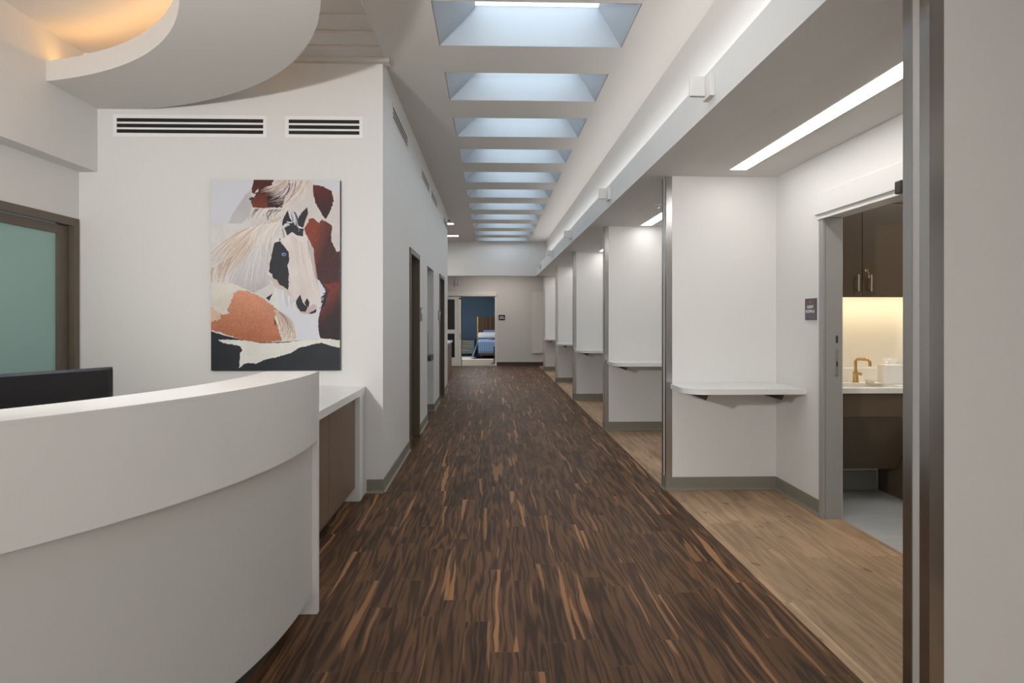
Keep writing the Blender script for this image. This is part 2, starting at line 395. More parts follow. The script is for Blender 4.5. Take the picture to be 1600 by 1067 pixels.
# partitions with steel corner guards
for i, y in enumerate(PY):
    w = struct('wall_partition' + ('' if i == 0 else '.%03d' % i), MB().box(XR0, XR1, y, y+PT, 0, ZS), 'paint')
    t = 0.003
    g = MB(); g.prism([(XR0-t, y-t), (XR0+0.044, y-t), (XR0+0.044, y-0.0002), (XR0-0.0002, y-0.0002), (XR0-0.0002, y+0.047), (XR0-t, y+0.047)], 0.105, ZS-0.002)
    g.build('corner_guard', 'steel', w, label='brushed steel corner guard on the near edge')
    g = MB(); g.prism([(XR0-t, y+PT+t), (XR0+0.044, y+PT+t), (XR0+0.044, y+PT+0.0002), (XR0-0.0002, y+PT+0.0002), (XR0-0.0002, y+PT-0.047), (XR0-t, y+PT-0.047)], 0.105, ZS-0.002)
    g.build('corner_guard', 'steel', w, label='brushed steel corner guard on the far edge')
# end wall with bedroom doorway
EDX0, EDX1, EDZ = -0.85, 0.115, 2.005
struct('wall_end', slab(-4.3, 2.4, 0, 2.9, YE, YE+0.14, [(EDX0, EDX1, 0, EDZ)], 'xz'), 'vinyl_wall')
# bedroom shell
struct('wall_bedroom_far', MB().box(-3.1, 2.5, 25.2, 25.3, 0, 2.8), 'blue_wall')
struct('wall_bedroom_left', MB().box(-3.1, -3.0, YE+0.14, 25.2, 0, 2.8), 'blue_wall')
struct('wall_bedroom_right', MB().box(2.4, 2.5, YE+0.14, 25.2, 0, 2.8), 'blue_wall')
struct('ceiling.006', MB().box(-3.1, 2.5, YE+0.14, 25.3, 2.8, 2.9), 'ceiling_paint')
# client room shell
YC = 5.335
struct('wall_client_far', MB().box(2.383, 4.6, YC, YC+0.1, 0, 2.7), 'wall_cream')
struct('wall_client_near', MB().box(2.383, 4.6, 2.4, 2.5, 0, 2.7), 'wall_cream')
struct('wall_client_right', MB().box(4.5, 4.6, 2.5, YC, 0, 2.7), 'wall_cream')
struct('ceiling.007', MB().box(2.383, 4.6, 2.4, 5.45, 2.7, 2.8), 'ceiling_paint')

# coved baseboards
def base_run(x0, y0, x1, y1, nx, ny, name, m='cove_base', h=0.105, t=0.006):
    """runs from (x0,y0) to (x1,y1); (nx,ny) points into the room"""
    mb = MB()
    prof = [(0, 0), (0.018, 0), (0.018, 0.003), (t+0.003, 0.012), (t, 0.022), (t, h-0.003), (t-0.003, h), (0, h)]
    A = [mb.bm.verts.new((x0+nx*p[0], y0+ny*p[0], p[1]+0.0005)) for p in prof]
    B = [mb.bm.verts.new((x1+nx*p[0], y1+ny*p[0], p[1]+0.0005)) for p in prof]
    for i in range(len(prof)):
        j = (i+1) % len(prof); mb.bm.faces.new((A[i], A[j], B[j], B[i]))
    mb.bm.faces.new(A); mb.bm.faces.new(B[::-1])
    return struct(name, mb, m)
e = 0.0004
base_run(-0.965, YB-e, XL+0.006, YB-e, 0, -1, 'baseboard_reception')
for k, (a, b) in enumerate([(YB-0.006, 7.065), (8.005, 9.045), (10.05, 11.155), (12.215, YLE)]):
    base_run(XL+e, a, XL+e, b, 1, 0, 'baseboard_left' + ('' if k == 0 else '.%03d' % k))
base_run(-1.01, 10.05-e, XL+0.004, 10.05-e, 0, -1, 'baseboard_niche')
for k, y in enumerate(PY):
    s = '' if k == 0 else '.%03d' % k
    base_run(XR0-0.006, y-e, XR1-0.005, y-e, 0, -1, 'baseboard_partition' + s)
    base_run(XR0-e, y-0.006, XR0-e, y+PT+0.006, -1, 0, 'baseboard_partition_end' + s)
base_run(XR1-e, 4.612, XR1-e, PY[1]-0.006, -1, 0, 'baseboard_right')
for k in range(1, 5): base_run(XR1-e, PY[k]+PT, XR1-e, PY[k+1]-0.006, -1, 0, 'baseboard_right.%03d' % k)
base_run(0.17, YE-e, XR1, YE-e, 0, -1, 'baseboard_end', 'dark_base', 0.11, 0.008)
base_run(2.383, YC-e, 3.06, YC-e, 0, -1, 'baseboard_client', 'tile_base', 0.15, 0.01)

# ------------------------------------------------------------------ doors
# green glass door in the reception's left wall
fr = MB(); fy0, fy1, fz = 4.10, 5.325, 2.115
for (a, b, c, d) in [(5.265, fy1, 0, fz), (fy0, 4.16, 0, fz), (4.16, 5.265, fz-0.06, fz)]:
    fr.box(XW-0.13, XW+0.012, a, b, c, d, 0.002, 1)
d1 = struct('door_1', fr, 'bronze_frame', label='bronze frame of the frosted green glass door')
lf = MB()
for (a, b, c, d) in [(5.135, 5.262, 0.01, 2.05), (4.163, 4.28, 0.01, 2.05), (4.28, 5.135, 1.985, 2.05), (4.28, 5.135, 0.01, 0.25)]:
    lf.box(XW-0.075, XW-0.03, a, b, c, d, 0.002, 1)
lf.build('door_leaf', 'bronze_frame', d1)
MB().box(XW-0.058, XW-0.048, 4.275, 5.14, 0.24, 1.99).build('glass', 'teal_glass', d1, label='frosted blue-green glass')
# brown steel door frames along the corridor
def corridor_door(n, o, label):
    a, b, c, d = o; f = MB()
    for (p, q, r, s_) in [(a-0.055, a+0.004, 0, d+0.055), (b-0.004, b+0.055, 0, d+0.055), (a+0.004, b-0.004, d-0.004, d+0.055)]:
        f.box(XL-0.165, XL+0.014, p, q, r, s_, 0.002, 1)
    for (p, q, r, s_) in [(a+0.004, a+0.02, 0, d-0.004), (b-0.02, b-0.004, 0, d-0.004), (a+0.02, b-0.02, d-0.02, d-0.004)]:
        f.box(XL-0.12, XL-0.075, p, q, r, s_)
    k = struct('door_%d' % n, f, 'bronze_frame', label=label)
    MB().box(XL-0.164, XL-0.122, a+0.006, b-0.006, 0.008, d-0.006).build('door_leaf', 'door_olive', k)
    h = MB(); h.lathe([(0.026, 0), (0.026, 0.008), (0.012, 0.012), (0.011, 0.05)], (0, 0, 0), 16); h.tube([(0, 0, 0.045), (0, -0.06, 0.048), (0, -0.12, 0.046)], 0.009, 10)
    hh = h.build('lever_handle', 'steel', k, smooth=True)
    hh.rotation_euler = (0, PI/2, 0); hh.location = (XL-0.122, b-0.09, 0.98)
corridor_door(2, D1, 'brown steel door frame nearest on the corridor left wall')
corridor_door(3, D3, 'brown steel door frame beyond the niche')
# client room: sliding door casing, header and jamb with strike plates
cs = MB()
cs.box(XR1-0.02, XR1-0.0003, DY1-0.012, DY1+0.045, 0, 2.06, 0.002, 1)
cs.box(XR1+0.0, 2.372, DY1-0.014, DY1-0.0005, 0, DZ-0.001)
cs.box(XR1-0.0, 2.372, DY0+0.0005, DY0+0.014, 0, DZ-0.001)
cs.box(XR1-0.02, XR1-0.0003, DY0-0.055, DY0+0.012, 0, 2.06, 0.002, 1)
d4 = struct('door_4', cs, 'door_grey', label='grey jamb of the client room doorway')
hd = MB(); hd.box(XR1-0.045, XR1-0.0003, DY0-0.6, DY1+0.06, 2.06, 2.205, 0.003, 1); hd.box(XR1-0.03, XR1-0.0003, DY0-0.6, DY1+0.06, 2.03, 2.06)
hd.build('door_header', 'paint', d4)
st = MB(); st.box(2.325, 2.345, DY1-0.0165, DY1-0.0138, 0.965, 1.145, 0.001, 1); st.build('strike_plate', 'steel', d4)
MB().box(2.331, 2.339, DY1-0.0175, DY1-0.0164, 1.03, 1.065).build('strike_hole', 'black', d4)
MB().box(2.328, 2.344, DY1-0.0155, DY1-0.0138, 1.19, 1.24, 0.001, 1).build('latch_recess', 'dark_grey', d4)
MB().box(XR1-0.06, XR1-0.03, 3.60, 3.66, 2.03, 2.10, 0.006, 2).build('track_stop', 'black', d4)
struct('trim_5', MB().box(XR1-0.0035, XR1-0.0003, DY0-0.6, DY1+0.062, 2.207, ZS-0.002), 'paint', label='smooth wall panel above the door header')
struct('trim_6', MB().box(XR1-0.008, XR1-0.0003, DY1+0.046, DY1+0.056, 0.0, 2.06), 'white_metal', label='slim white edge beside the door jamb')
d6 = struct('door_6', MB().box(XR1-0.02, XR1-0.0003, 1.358, 1.425, 0, 2.06).box(XR1-0.02, XR1-0.0003, 0.165, 0.232, 0, 2.06).box(XR1-0.02, XR1-0.0003, 0.232, 1.358, 2.03, 2.10), 'door_grey', label='unseen door frame beside the viewer, added for its dark reflection')  # unseen doorway put in so the nearest corner guard reflects something dark
MB().box(XR1+0.03, XR1+0.075, 0.221, 1.369, 0.005, DZ-0.001).build('door_leaf', 'cab_brown', d6)
# bedroom sliding doorway at the corridor end
ef = MB()
ef.box(EDX1, EDX1+0.05, YE-0.03, YE+0.14, 0, 2.02); ef.box(EDX0-0.1, EDX0, YE-0.0, YE+0.14, 0, 2.02)
ef.box(EDX0-0.1, EDX0-0.012, YE-0.035, YE-0.0003, 0, 2.0)
d5 = struct('door_5', ef, 'white_metal', label='white frame of the bedroom doorway')
MB().box(-2.3, 0.165, YE-0.07, YE-0.0003, 2.02, 2.145, 0.004, 1).build('door_header', 'white_metal', d5)
sl = slab(-1.70, -0.955, 0.01, 2.0, YE-0.075, YE-0.038, [(-1.6, -1.045, 1.055, 1.925), (-1.6, -1.045, 0.25, 0.94)], 'xz')
sd = sl.build('door_leaf', 'white_metal', d5, label='white sliding door leaf')
MB().box(-1.6, -1.045, YE-0.062, YE-0.052, 1.055, 1.925).box(-1.6, -1.045, YE-0.062, YE-0.052, 0.25, 0.94).build('glass', 'gloss_black', sd)
MB().box(-0.93, -0.86, YE-0.045, YE-0.036, 1.93, 1.965).build('door_closer', 'black', d5)
MB().box(-0.905, -0.885, YE-0.043, YE-0.036, 0.80, 0.95, 0.003, 1).build('pull_handle', 'steel', d5)

# ------------------------------------------------------------------ signs
def text_mesh(txt, size, m, parent, place, name='lettering'):
    cu = bpy.data.curves.new(name, 'FONT'); cu.body = txt; cu.size = size; cu.extrude = 0.0006; cu.align_x = 'CENTER'; cu.align_y = 'CENTER'
    to = bpy.data.objects.new('tmp', cu); C.objects.link(to)
    bpy.context.view_layer.update()
    me = bpy.data.meshes.new_from_object(to.evaluated_get(bpy.context.evaluated_depsgraph_get()))
    bpy.data.objects.remove(to); me.transform(place); me.materials.clear(); me.materials.append(M[m])
    o = bpy.data.objects.new(name, me); C.objects.link(o)
    if parent: o.parent = parent; o.matrix_parent_inverse = Matrix.Translation(parent.location).inverted()
    return o
# orientation for the wall that faces -x: text runs towards -y as seen from the corridor
RX = Matrix(((0, 0, -1, 0), (-1, 0, 0, 0), (0, 1, 0, 0), (0, 0, 0, 1)))
sg = thing('room_sign', 'purple-grey plaque reading CLIENT ROOM #1 beside the doorway', 'sign', (XR1, 4.745, 1.345))
MB().box(XR1-0.010, XR1-0.0004, 4.665, 4.826, 1.345, 1.497, 0.001, 1).build('plate', 'sign_purple', sg)
text_mesh('CLIENT', 0.030, 'sign_white', sg, Matrix.Translation((XR1-0.0107, 4.745, 1.437)) @ RX)
text_mesh('ROOM #1', 0.030, 'sign_white', sg, Matrix.Translation((XR1-0.0107, 4.745, 1.405)) @ RX)
lg = MB(); c = (4.745, 1.473)
lg.prism([(c[0]-0.008, c[1]-0.010), (c[0]-0.002, c[1]+0.011), (c[0]+0.006, c[1]-0.002), (c[0]+0.009, c[1]+0.006), (c[0]+0.003, c[1]-0.012)], XR1-0.0115, XR1-0.0101, 'x')
lg.build('logo', 'sign_orange', sg)
s2 = thing('room_sign', 'small dark brown plaque to the right of the bedroom doorway', 'sign', (0.315, YE, 1.33))
MB().box(0.222, 0.410, YE-0.012, YE-0.0004, 1.328, 1.476, 0.001, 1).build('plate', 'sign_brown', s2)
MB().box(0.262, 0.365, YE-0.0135, YE-0.0125, 1.412, 1.428).box(0.245, 0.318, YE-0.0135, YE-0.0125, 1.372, 1.388).box(0.328, 0.392, YE-0.0135, YE-0.0125, 1.372, 1.388).build('inscription', 'tissue', s2)
for (a, b, lb) in [(8.06, 8.2, 'grey plaque on the corridor wall just past the nearest brown door frame'),
                   (10.93, 11.07, 'grey plaque on the corridor wall just before the second brown door frame')]:
    s_ = thing('room_sign', lb, 'sign', (XL, a, 1.33))
    MB().box(XL+0.0004, XL+0.022, a, b, 1.33, 1.49, 0.001, 1).build('plate', 'door_grey', s_)
    MB().box(XL+0.0222, XL+0.024, a+0.01, b-0.01, 1.42, 1.47).build('insert', 'sign_white', s_)

# ------------------------------------------------------------------ wall vents
def vent(name, label, L, Hh, loc, rot, n=3, group=None):
    """linear slot grille, modelled in local x (length) and z (height), face to -y"""
    t = thing(name, label, 'vent', loc, group)
    b = 0.028 if Hh > 0.15 else 0.02
    fr = MB(); fr.box(-L/2, L/2, -0.004, -0.0005, Hh/2-b, Hh/2); fr.box(-L/2, L/2, -0.004, -0.0005, -Hh/2, -Hh/2+b)
    fr.box(-L/2, -L/2+b, -0.004, -0.0005, -Hh/2+b, Hh/2-b); fr.box(L/2-b, L/2, -0.004, -0.0005, -Hh/2+b, Hh/2-b)
    objs = [fr.build('frame', 'white_metal', None)]
    inner = Hh-2*b; p = inner/n; sb = MB()
    sw = inner*0.245; tw = (inner-n*sw)/(n-1)
    for k in range(1, n): zc = -inner/2+k*sw+(k-0.5)*tw; sb.box(-L/2+b, L/2-b, -0.0035, -0.0016, zc-tw/2, zc+tw/2)
    objs.append(sb.build('slats', 'white_metal', None))
    objs.append(MB().box(-L/2+b, L/2-b, -0.0015, -0.0006, -Hh/2+b, Hh/2-b).build('duct_opening', 'slot_black', None))
    for o in objs: o.parent = t
    t.rotation_euler = rot
    return t
vent('wall_vent', 'long white three-slot vent above the horse picture', 1.17, 0.17, (-2.317, YB, 2.84), (0, 0, 0))
vent('wall_vent', 'short white three-slot vent right of the long one', 0.60, 0.17, (-1.293, YB, 2.84), (0, 0, 0))
for (a, b, lb) in [(5.84, 6.92, 'white slot vent nearest the corner on the corridor left wall'), (8.30, 9.32, 'second white slot vent along the corridor left wall'),
                   (9.62, 10.72, 'third white slot vent along the corridor left wall'), (12.13, 13.2, 'farthest white slot vent on the corridor left wall')]:
    vent('wall_vent', lb, b-a, 0.135, (XL, (a+b)/2, 3.125), (0, 0, PI/2))
# ------------------------------------------------------------------ linear ceiling lights
def linlight(x0, x1, y0, y1, z, label, grp, nm='linear_light'):
    t = thing(nm, label, 'ceiling light', ((x0+x1)/2, (y0+y1)/2, z), grp)
    f = MB(); w = 0.006
    f.box(x0-w, x0, y0-w, y1+w, z-0.003, z-0.0002); f.box(x1, x1+w, y0-w, y1+w, z-0.003, z-0.0002)
    f.box(x0, x1, y0-w, y0, z-0.003, z-0.0002); f.box(x0, x1, y1, y1+w, z-0.003, z-0.0002)
    f.build('trim_ring', 'white_metal', t)
    MB().box(x0, x1, y0, y1, z-0.002, z-0.0003).build('diffuser', 'light_white', t)
names = ['nearest', 'second', 'third', 'fourth', 'fifth']
for i in range(5):
    y1 = PY[i+1]-(0.25 if i == 0 else 0.10)
    linlight(1.803, 1.925, PY[i]+PT+0.45, y1, ZS, 'recessed white light strip in the %s alcove ceiling from the camera' % names[i], 'alcove light strips')
linlight(1.803, 1.925, -3.4, -0.6, ZS, 'recessed light strip in the alcove ceiling beside the viewer', 'alcove light strips')
linlight(-2.6, -0.79, 14.39, 14.56, ZC, 'nearer white light bar on the ceiling past the left wall end', 'nook light bars')
linlight(-2.6, -0.79, 16.45, 16.68, ZC, 'farther white light bar on the ceiling past the left wall end', 'nook light bars')
tag(MB().box(-1.3, -0.83, 13.9, 14.1, ZC-0.004, ZC-0.0004).build('ceiling_vent', 'dark_grey'), 'dark ceiling vent in front of the nearer light bar', 'vent')
# sprinklers
for (x, y, lb) in [(1.65, 6.7, 'tiny sprinkler head on the second alcove ceiling'), (1.52, 9.3, 'tiny sprinkler head on the third alcove ceiling')]:
    t = thing('sprinkler_head', lb, 'sprinkler', (x, y, ZS))
    MB().lathe([(0.035, -0.006), (0.035, 0.0)], (x, y, ZS-0.0005), 20).build('escutcheon', 'white_metal', t)
    MB().lathe([(0.016, -0.03), (0.016, -0.027), (0.006, -0.02), (0.006, -0.0065)], (x, y, ZS-0.0005), 16).build('deflector', 'steel', t)
# call lights on the beam
def dome_light(y, label):
    t = thing('corridor_call_light', label, 'wall light', (1.187, y, 2.54), 'call lights on the beam')
    MB().box(1.158, 1.1868, y-0.07, y+0.05, 2.537, 2.653, 0.003, 2).build('back_box', 'paint', t)
    MB().box(1.075, 1.1578, y+0.0, y+0.03, 2.555, 2.662, 0.004, 2).build('flag_lens', 'paint', t)
for y, n in zip([3.65, 6.79, 10.03, 12.95, 16.1], ['nearest', 'second', 'third', 'fourth', 'farthest']):
    dome_light(y, 'small white box light on the beam, %s of the row' % n)
t = thing('corridor_call_light', 'small white box light above the bedroom doorway', 'wall light', (-0.975, YE, 2.33))
MB().box(-1.04, -0.985, YE-0.05, YE-0.0004, 2.33, 2.47, 0.004, 1).box(-0.96, -0.91, YE-0.05, YE-0.0004, 2.33, 2.47, 0.004, 1).build('flag_lens', 'paint', t)
MB().box(-0.985, -0.96, YE-0.02, YE-0.0004, 2.34, 2.46).build('back_box', 'paint', t)
# acoustic panel on the end wall
tag(MB().box(1.205, 1.80, YE-0.045, YE-0.0005, 0.36, 2.15, 0.004, 1).build('wall_panel', 'white_metal'), 'tall pale panel mounted on the end wall beside the alcoves', 'wall panel')

# ------------------------------------------------------------------ alcove shelves
def shelf(i, label):
    yw = PY[i]-0.0005; x0, x1 = 1.39, XR1-0.0005; yf = yw-0.52; r = 0.17; z1 = 0.85
    t = thing('wall_shelf', label, 'shelf', ((x0+x1)/2, yw, z1-0.04), 'alcove shelves')
    pts = [(x1, yw), (x1, yf)]
    for k in range(13):
        a = PI*1.5-k/12*PI/2; pts.append((x0+r+r*math.cos(a), yf+r+r*math.sin(a)))
    pts += [(x0, yw-0.10)]
    pts += [(x0+0.045, yw)]
    m_ = MB(); m_.prism(pts, z1-0.04, z1)
    es = [e_ for e_ in m_.bm.edges if abs(e_.verts[0].co.z-e_.verts[1].co.z) < 1e-5]
    bmesh.ops.bevel(m_.bm, geom=es, offset=0.004, segments=2, affect='EDGES')
    m_.build('shelf_board', 'solid_surface', t)
    for bx in (1.555, 2.11):
        b = MB()
        b.prism([(yw, z1-0.041), (yw, z1-0.082), (yw-0.45, z1-0.086), (yw-0.50, z1-0.041)], bx-0.003, bx+0.003, 'x'); b.box(bx-0.02, bx+0.02, yw-0.50, yw, z1-0.045, z1-0.0405)
        b.build('bracket', 'black', t)
for i, n in zip(range(1, 6), ['nearest', 'second', 'third', 'fourth', 'farthest']):
    shelf(i, 'white round-cornered shelf with black brackets in the %s alcove' % n)

# ------------------------------------------------------------------ reception desk
DC = (-3.285, 2.95); DR = 2.5
def arc(r, a0, a1, n=64):
    return [(DC[0]+r*math.cos(a0+(a1-a0)*k/n), DC[1]+r*math.sin(a0+(a1-a0)*k/n)) for k in range(n+1)]
A1 = math.asin((3.152-DC[1])/DR); A0 = math.radians(-80)
def arcbody(ri, ro, z0, z1, a0=A0, a1=None, n=64):
    a1_o = math.asin((3.152-DC[1])/ro); a1_i = math.asin((3.152-DC[1])/ri)
    return MB().prism(arc(ro, a0, a1_o, n) + arc(ri, a0, a1_i, n)[::-1], z0, z1)
dk = thing('reception_desk', 'large curved white reception desk with raised transaction top', 'desk', (-1.2, 1.6, 0))
def sm(o):
    for p in o.data.polygons: p.use_smooth = True
    o.data.set_sharp_from_angle(angle=math.radians(30)); return o
sm(arcbody(DR-0.245, DR, 1.098, 1.11).build('transaction_top', 'solid_surface', dk))
sm(arcbody(DR-0.04, DR-0.0003, 0.797, 1.0978).build('upper_band', 'solid_surface', dk))
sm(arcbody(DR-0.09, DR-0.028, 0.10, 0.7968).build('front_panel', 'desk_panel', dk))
sm(arcbody(DR-0.13, DR-0.105, 0.0, 0.0998).build('toe_kick', 'dark_grey', dk))
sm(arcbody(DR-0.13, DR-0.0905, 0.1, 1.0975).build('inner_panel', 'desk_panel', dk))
sm(arcbody(DR-0.85, DR-0.1305, 0.72, 0.75).build('work_surface', 'quartz', dk))
ep = MB(); ep.box(-1.66, -0.795, 3.1525, 3.188, 0, 0.75); ep.box(-1.035, -0.795, 3.1525, 3.188, 0.75, 1.11)
ep.build('end_panel', 'solid_surface', dk)

# low counter with brown cabinet towards the back wall
lc = thing('low_counter', 'low white waterfall counter with brown cabinet front against the back wall', 'counter', (-1.3, 4.4, 0))
MB().box(-1.66, -0.97, 3.45, YB-0.001, 0.778, 0.83, 0.002, 1).build('countertop', 'quartz', lc)
MB().box(-1.60, -0.97, 5.09, 5.19, 0, 0.7775, 0.002, 1).build('leg_panel', 'solid_surface', lc)
MB().box(-1.60, -0.975, 5.191, YB-0.001, 0, 0.7775).build('filler', 'desk_panel', lc)
MB().box(-1.60, -1.03, 3.46, 5.089, 0.10, 0.765).build('cabinet_body', 'brown_laminate', lc)
MB().box(-1.029, -1.004, 3.47, 4.26, 0.105, 0.765).build('door', 'brown_laminate', lc)
MB().box(-1.029, -1.004, 4.264, 5.075, 0.105, 0.765).build('door', 'brown_laminate', lc)
MB().box(-1.60, -1.08, 3.46, 5.089, 0.0, 0.0998).build('toe_kick', 'dark_grey', lc)

# monitor seen from behind over the desk top
mo = thing('monitor', 'black flat computer monitor seen from behind over the reception desk', 'monitor', (-1.80, 2.6, 0.75))
p0 = Vector((-1.612, 2.95, 0)); dv = Vector((-0.30, -0.58, 0)).normalized(); nv = Vector((dv.y, -dv.x, 0))
if nv.dot(Vector((1, -1, 0))) < 0: nv = -nv
L_ = 0.62
def MP(s_, d_, z): v = p0+dv*s_+nv*d_; return (v.x, v.y, z)
mm = MB(); z0, z1 = 0.80, 1.148
pr = [(0.0, z1), (0.012, z1), (0.045, z0+0.02), (0.03, z0), (-0.03, z0), (-0.012, z1)]
def ring(s_, k): return [mm.bm.verts.new(MP(s_, d_, z)) for d_, z in k]
a = ring(0.0, [(0.008, z1), (0.012, z1-0.01), (0.018, z0+0.01), (0.008, z0), (-0.012, z0), (-0.012, z1)])
b = ring(0.03, [(0.010, z1), (0.016, z1-0.01), (0.040, z0+0.02), (0.02, z0), (-0.012, z0), (-0.012, z1)])
c2 = ring(L_-0.03, [(0.010, z1), (0.016, z1-0.01), (0.040, z0+0.02), (0.02, z0), (-0.012, z0), (-0.012, z1)])
d2 = ring(L_, [(0.008, z1), (0.012, z1-0.01), (0.018, z0+0.01), (0.008, z0), (-0.012, z0), (-0.012, z1)])
for A_, B_ in ((a, b), (b, c2), (c2, d2)):
    for k in range(6): mm.bm.faces.new((A_[k], A_[(k+1) % 6], B_[(k+1) % 6], B_[k]))
mm.bm.faces.new(a); mm.bm.faces.new(d2[::-1])
mm.build('display', 'monitor_black' if 'monitor_black' in M else 'gloss_black', mo)
sm_ = MB(); q = MP(L_/2, 0.03, 0)
sm_.tube([(q[0], q[1], 0.765), (q[0], q[1], 0.95)], 0.022, 12); sm_.build('stand', 'black', mo)
MB().lathe([(0.11, 0.0), (0.11, 0.008), (0.10, 0.014)], (q[0], q[1], 0.751), 28).build('foot', 'black', mo)

# ------------------------------------------------------------------ ceiling ring with warm cove
OC, OR = (-3.361, 2.862), 2.575; IC, IR = (-3.60, 2.58), 2.225
z0, z1 = 2.966, 3.105
def clip_arc(cx, cy, r, n=160):
    out = []
    for k in range(n+1):
        a_ = -PI/2+PI*k/n
        x, y = cx+r*math.cos(a_), cy+r*math.sin(a_)
        if x >= XB: out.append((x, y))
    return out
def at_x(cx, cy, r, x, s): return (x, cy+s*math.sqrt(r*r-(x-cx)**2))
outer = [at_x(*OC, OR, XB+0.0005, -1)] + [p for p in clip_arc(*OC, OR) if p[1] < YB-0.001]
xo = OC[0]+math.sqrt(OR**2-(YB-0.001-OC[1])**2)
outer += [(xo, YB-0.001), (XB+0.0005, YB-0.001)]
inner = [at_x(*IC, IR, XB+0.0005, -1)] + clip_arc(*IC, IR) + [at_x(*IC, IR, XB+0.0005, 1)]
rg = thing('ceiling_ring', 'curved white dropped ceiling ring with a warm glowing cove over the desk', 'ceiling ring', (-2.0, 2.8, z0))
mb = MB(); mb.prism(outer + inner[::-1], z0, z1)
o = mb.build('ring_slab', 'ring_paint', rg); sm(o)
# LED strip lying on the ring behind the lip
led = MB(); n = 60
ang = [(-60+k*(135)/n) for k in range(n+1)]
la, lb_ = IR+0.10, IR+0.13
pa = [(IC[0]+la*math.cos(math.radians(t_)), IC[1]+la*math.sin(math.radians(t_))) for t_ in ang]
pb = [(IC[0]+lb_*math.cos(math.radians(t_)), IC[1]+lb_*math.sin(math.radians(t_))) for t_ in ang]
led.prism(pa + pb[::-1], z1+0.001, z1+0.012)
led.build('light_strip', 'warm_led', rg, label='warm orange light strip')

# ------------------------------------------------------------------ client room: vanity, cabinets, faucet, tissues
CF = 4.76                                              # counter front
va = thing('sink_vanity', 'white sink counter with dark brown knee panel in the client room', 'vanity', (2.9, 5.0, 0))
ct = slab(2.390, 4.0, CF, YC-0.001, 0.825, 0.86, [(2.52, 2.99, CF+0.10, YC-0.17)], 'xy')
ct.build('countertop', 'quartz', va)
MB().box(2.390, 4.0, YC-0.022, YC-0.001, 0.8605, 0.965, 0.002, 1).build('backsplash', 'quartz', va)
bs = MB(); bx0, bx1, by0, by1 = 2.515, 2.995, CF+0.095, YC-0.165
bs.quad((bx0, by0, .824), (bx1, by0, .824), (bx1-.04, by0+.04, .70), (bx0+.04, by0+.04, .70)); bs.quad((bx0, by1, .824), (bx1, by1, .824), (bx1-.04, by1-.04, .70), (bx0+.04, by1-.04, .70))
bs.quad((bx0, by0, .824), (bx0, by1, .824), (bx0+.04, by1-.04, .70), (bx0+.04, by0+.04, .70)); bs.quad((bx1, by0, .824), (bx1, by1, .824), (bx1-.04, by1-.04, .70), (bx1-.04, by0+.04, .70))
bs.quad((bx0+.04, by0+.04, .70), (bx1-.04, by0+.04, .70), (bx1-.04, by1-.04, .70), (bx0+.04, by1-.04, .70))
bs.build('basin', 'quartz', va)
MB().box(2.392, 3.98, CF+0.02, CF+0.04, 0.655, 0.82).build('apron', 'cab_brown', va)
kp = MB(); kp.prism([(CF+0.045, 0.65), (CF+0.065, 0.65), (CF+0.32, 0.235), (CF+0.30, 0.225)], 2.392, 3.06, 'x'); kp.build('knee_panel', 'cab_brown', va)
bc = thing('base_cabinet', 'dark brown floor cabinet beside the knee space under the sink counter', 'cabinet', (3.5, 5.0, 0))
MB().box(3.075, 3.98, CF+0.05, YC-0.001, 0.0, 0.654).build('body', 'cab_brown', bc)
MB().box(3.08, 3.52, CF+0.03, CF+0.049, 0.10, 0.65).build('door', 'cab_brown', bc); MB().box(3.53, 3.975, CF+0.03, CF+0.049, 0.10, 0.65).build('door', 'cab_brown', bc)
uc = thing('wall_cabinet', 'dark brown two-door wall cabinet with brass handles above the sink', 'cabinet', (2.9, 5.2, 1.52))
UF = 5.0; UZ0, UZ1 = 1.515, 2.215
MB().box(2.390, 3.75, UF+0.021, YC-0.001, UZ0+0.03, UZ1).build('body', 'cab_brown', uc)
MB().box(2.390, 3.75, UF+0.012, YC-0.001, UZ1+0.004, 2.46).build('filler_panel', 'cab_brown', uc)
dl = MB().box(2.392, 2.762, UF, UF+0.02, UZ0, UZ1-0.002, 0.001, 1).build('door', 'cab_brown', uc)
dr = MB().box(2.766, 3.25, UF, UF+0.02, UZ0, UZ1-0.002, 0.001, 1).build('door', 'cab_brown', uc)
MB().box(3.254, 3.748, UF, UF+0.02, UZ0, UZ1-0.002, 0.001, 1).build('door', 'cab_brown', uc)
for d_, x in ((dl, 2.722), (dr, 2.818)):
    h = MB(); h.tube([(x, UF-0.028, 1.558), (x, UF-0.028, 1.682)], 0.0065, 12)
    h.tube([(x, UF-0.0005, 1.575), (x, UF-0.028, 1.575)], 0.005, 10); h.tube([(x, UF-0.0005, 1.665), (x, UF-0.028, 1.665)], 0.005, 10)
    h.build('handle', 'pale_brass', d_, smooth=True)
k_ = MB(); k_.tube([(2.786, UF-0.012, 1.713), (2.786, UF-0.0005, 1.713)], 0.010, 14); k_.box(2.784, 2.788, UF-0.035, UF-0.012, 1.708, 1.722)
k_.tube([(2.786, UF-0.032, 1.708), (2.795, UF-0.03, 1.69), (2.800, UF-0.028, 1.675)], 0.0022, 6); k_.box(2.794, 2.806, UF-0.029, UF-0.026, 1.655, 1.678, 0.001, 1)
k_.build('lock', 'pale_brass', dr)
MB().box(2.42, 3.7, YC-0.20, YC-0.16, UZ0+0.017, UZ0+0.0295).build('light_strip', 'cabinet_led', uc, label='warm light strip under the cabinet')
fa = thing('faucet', 'brushed brass single-handle faucet with squared spout behind the sink', 'faucet', (2.830, 5.215, 0.86))
fx, fy, fz_ = 2.830, 5.215, 0.8603
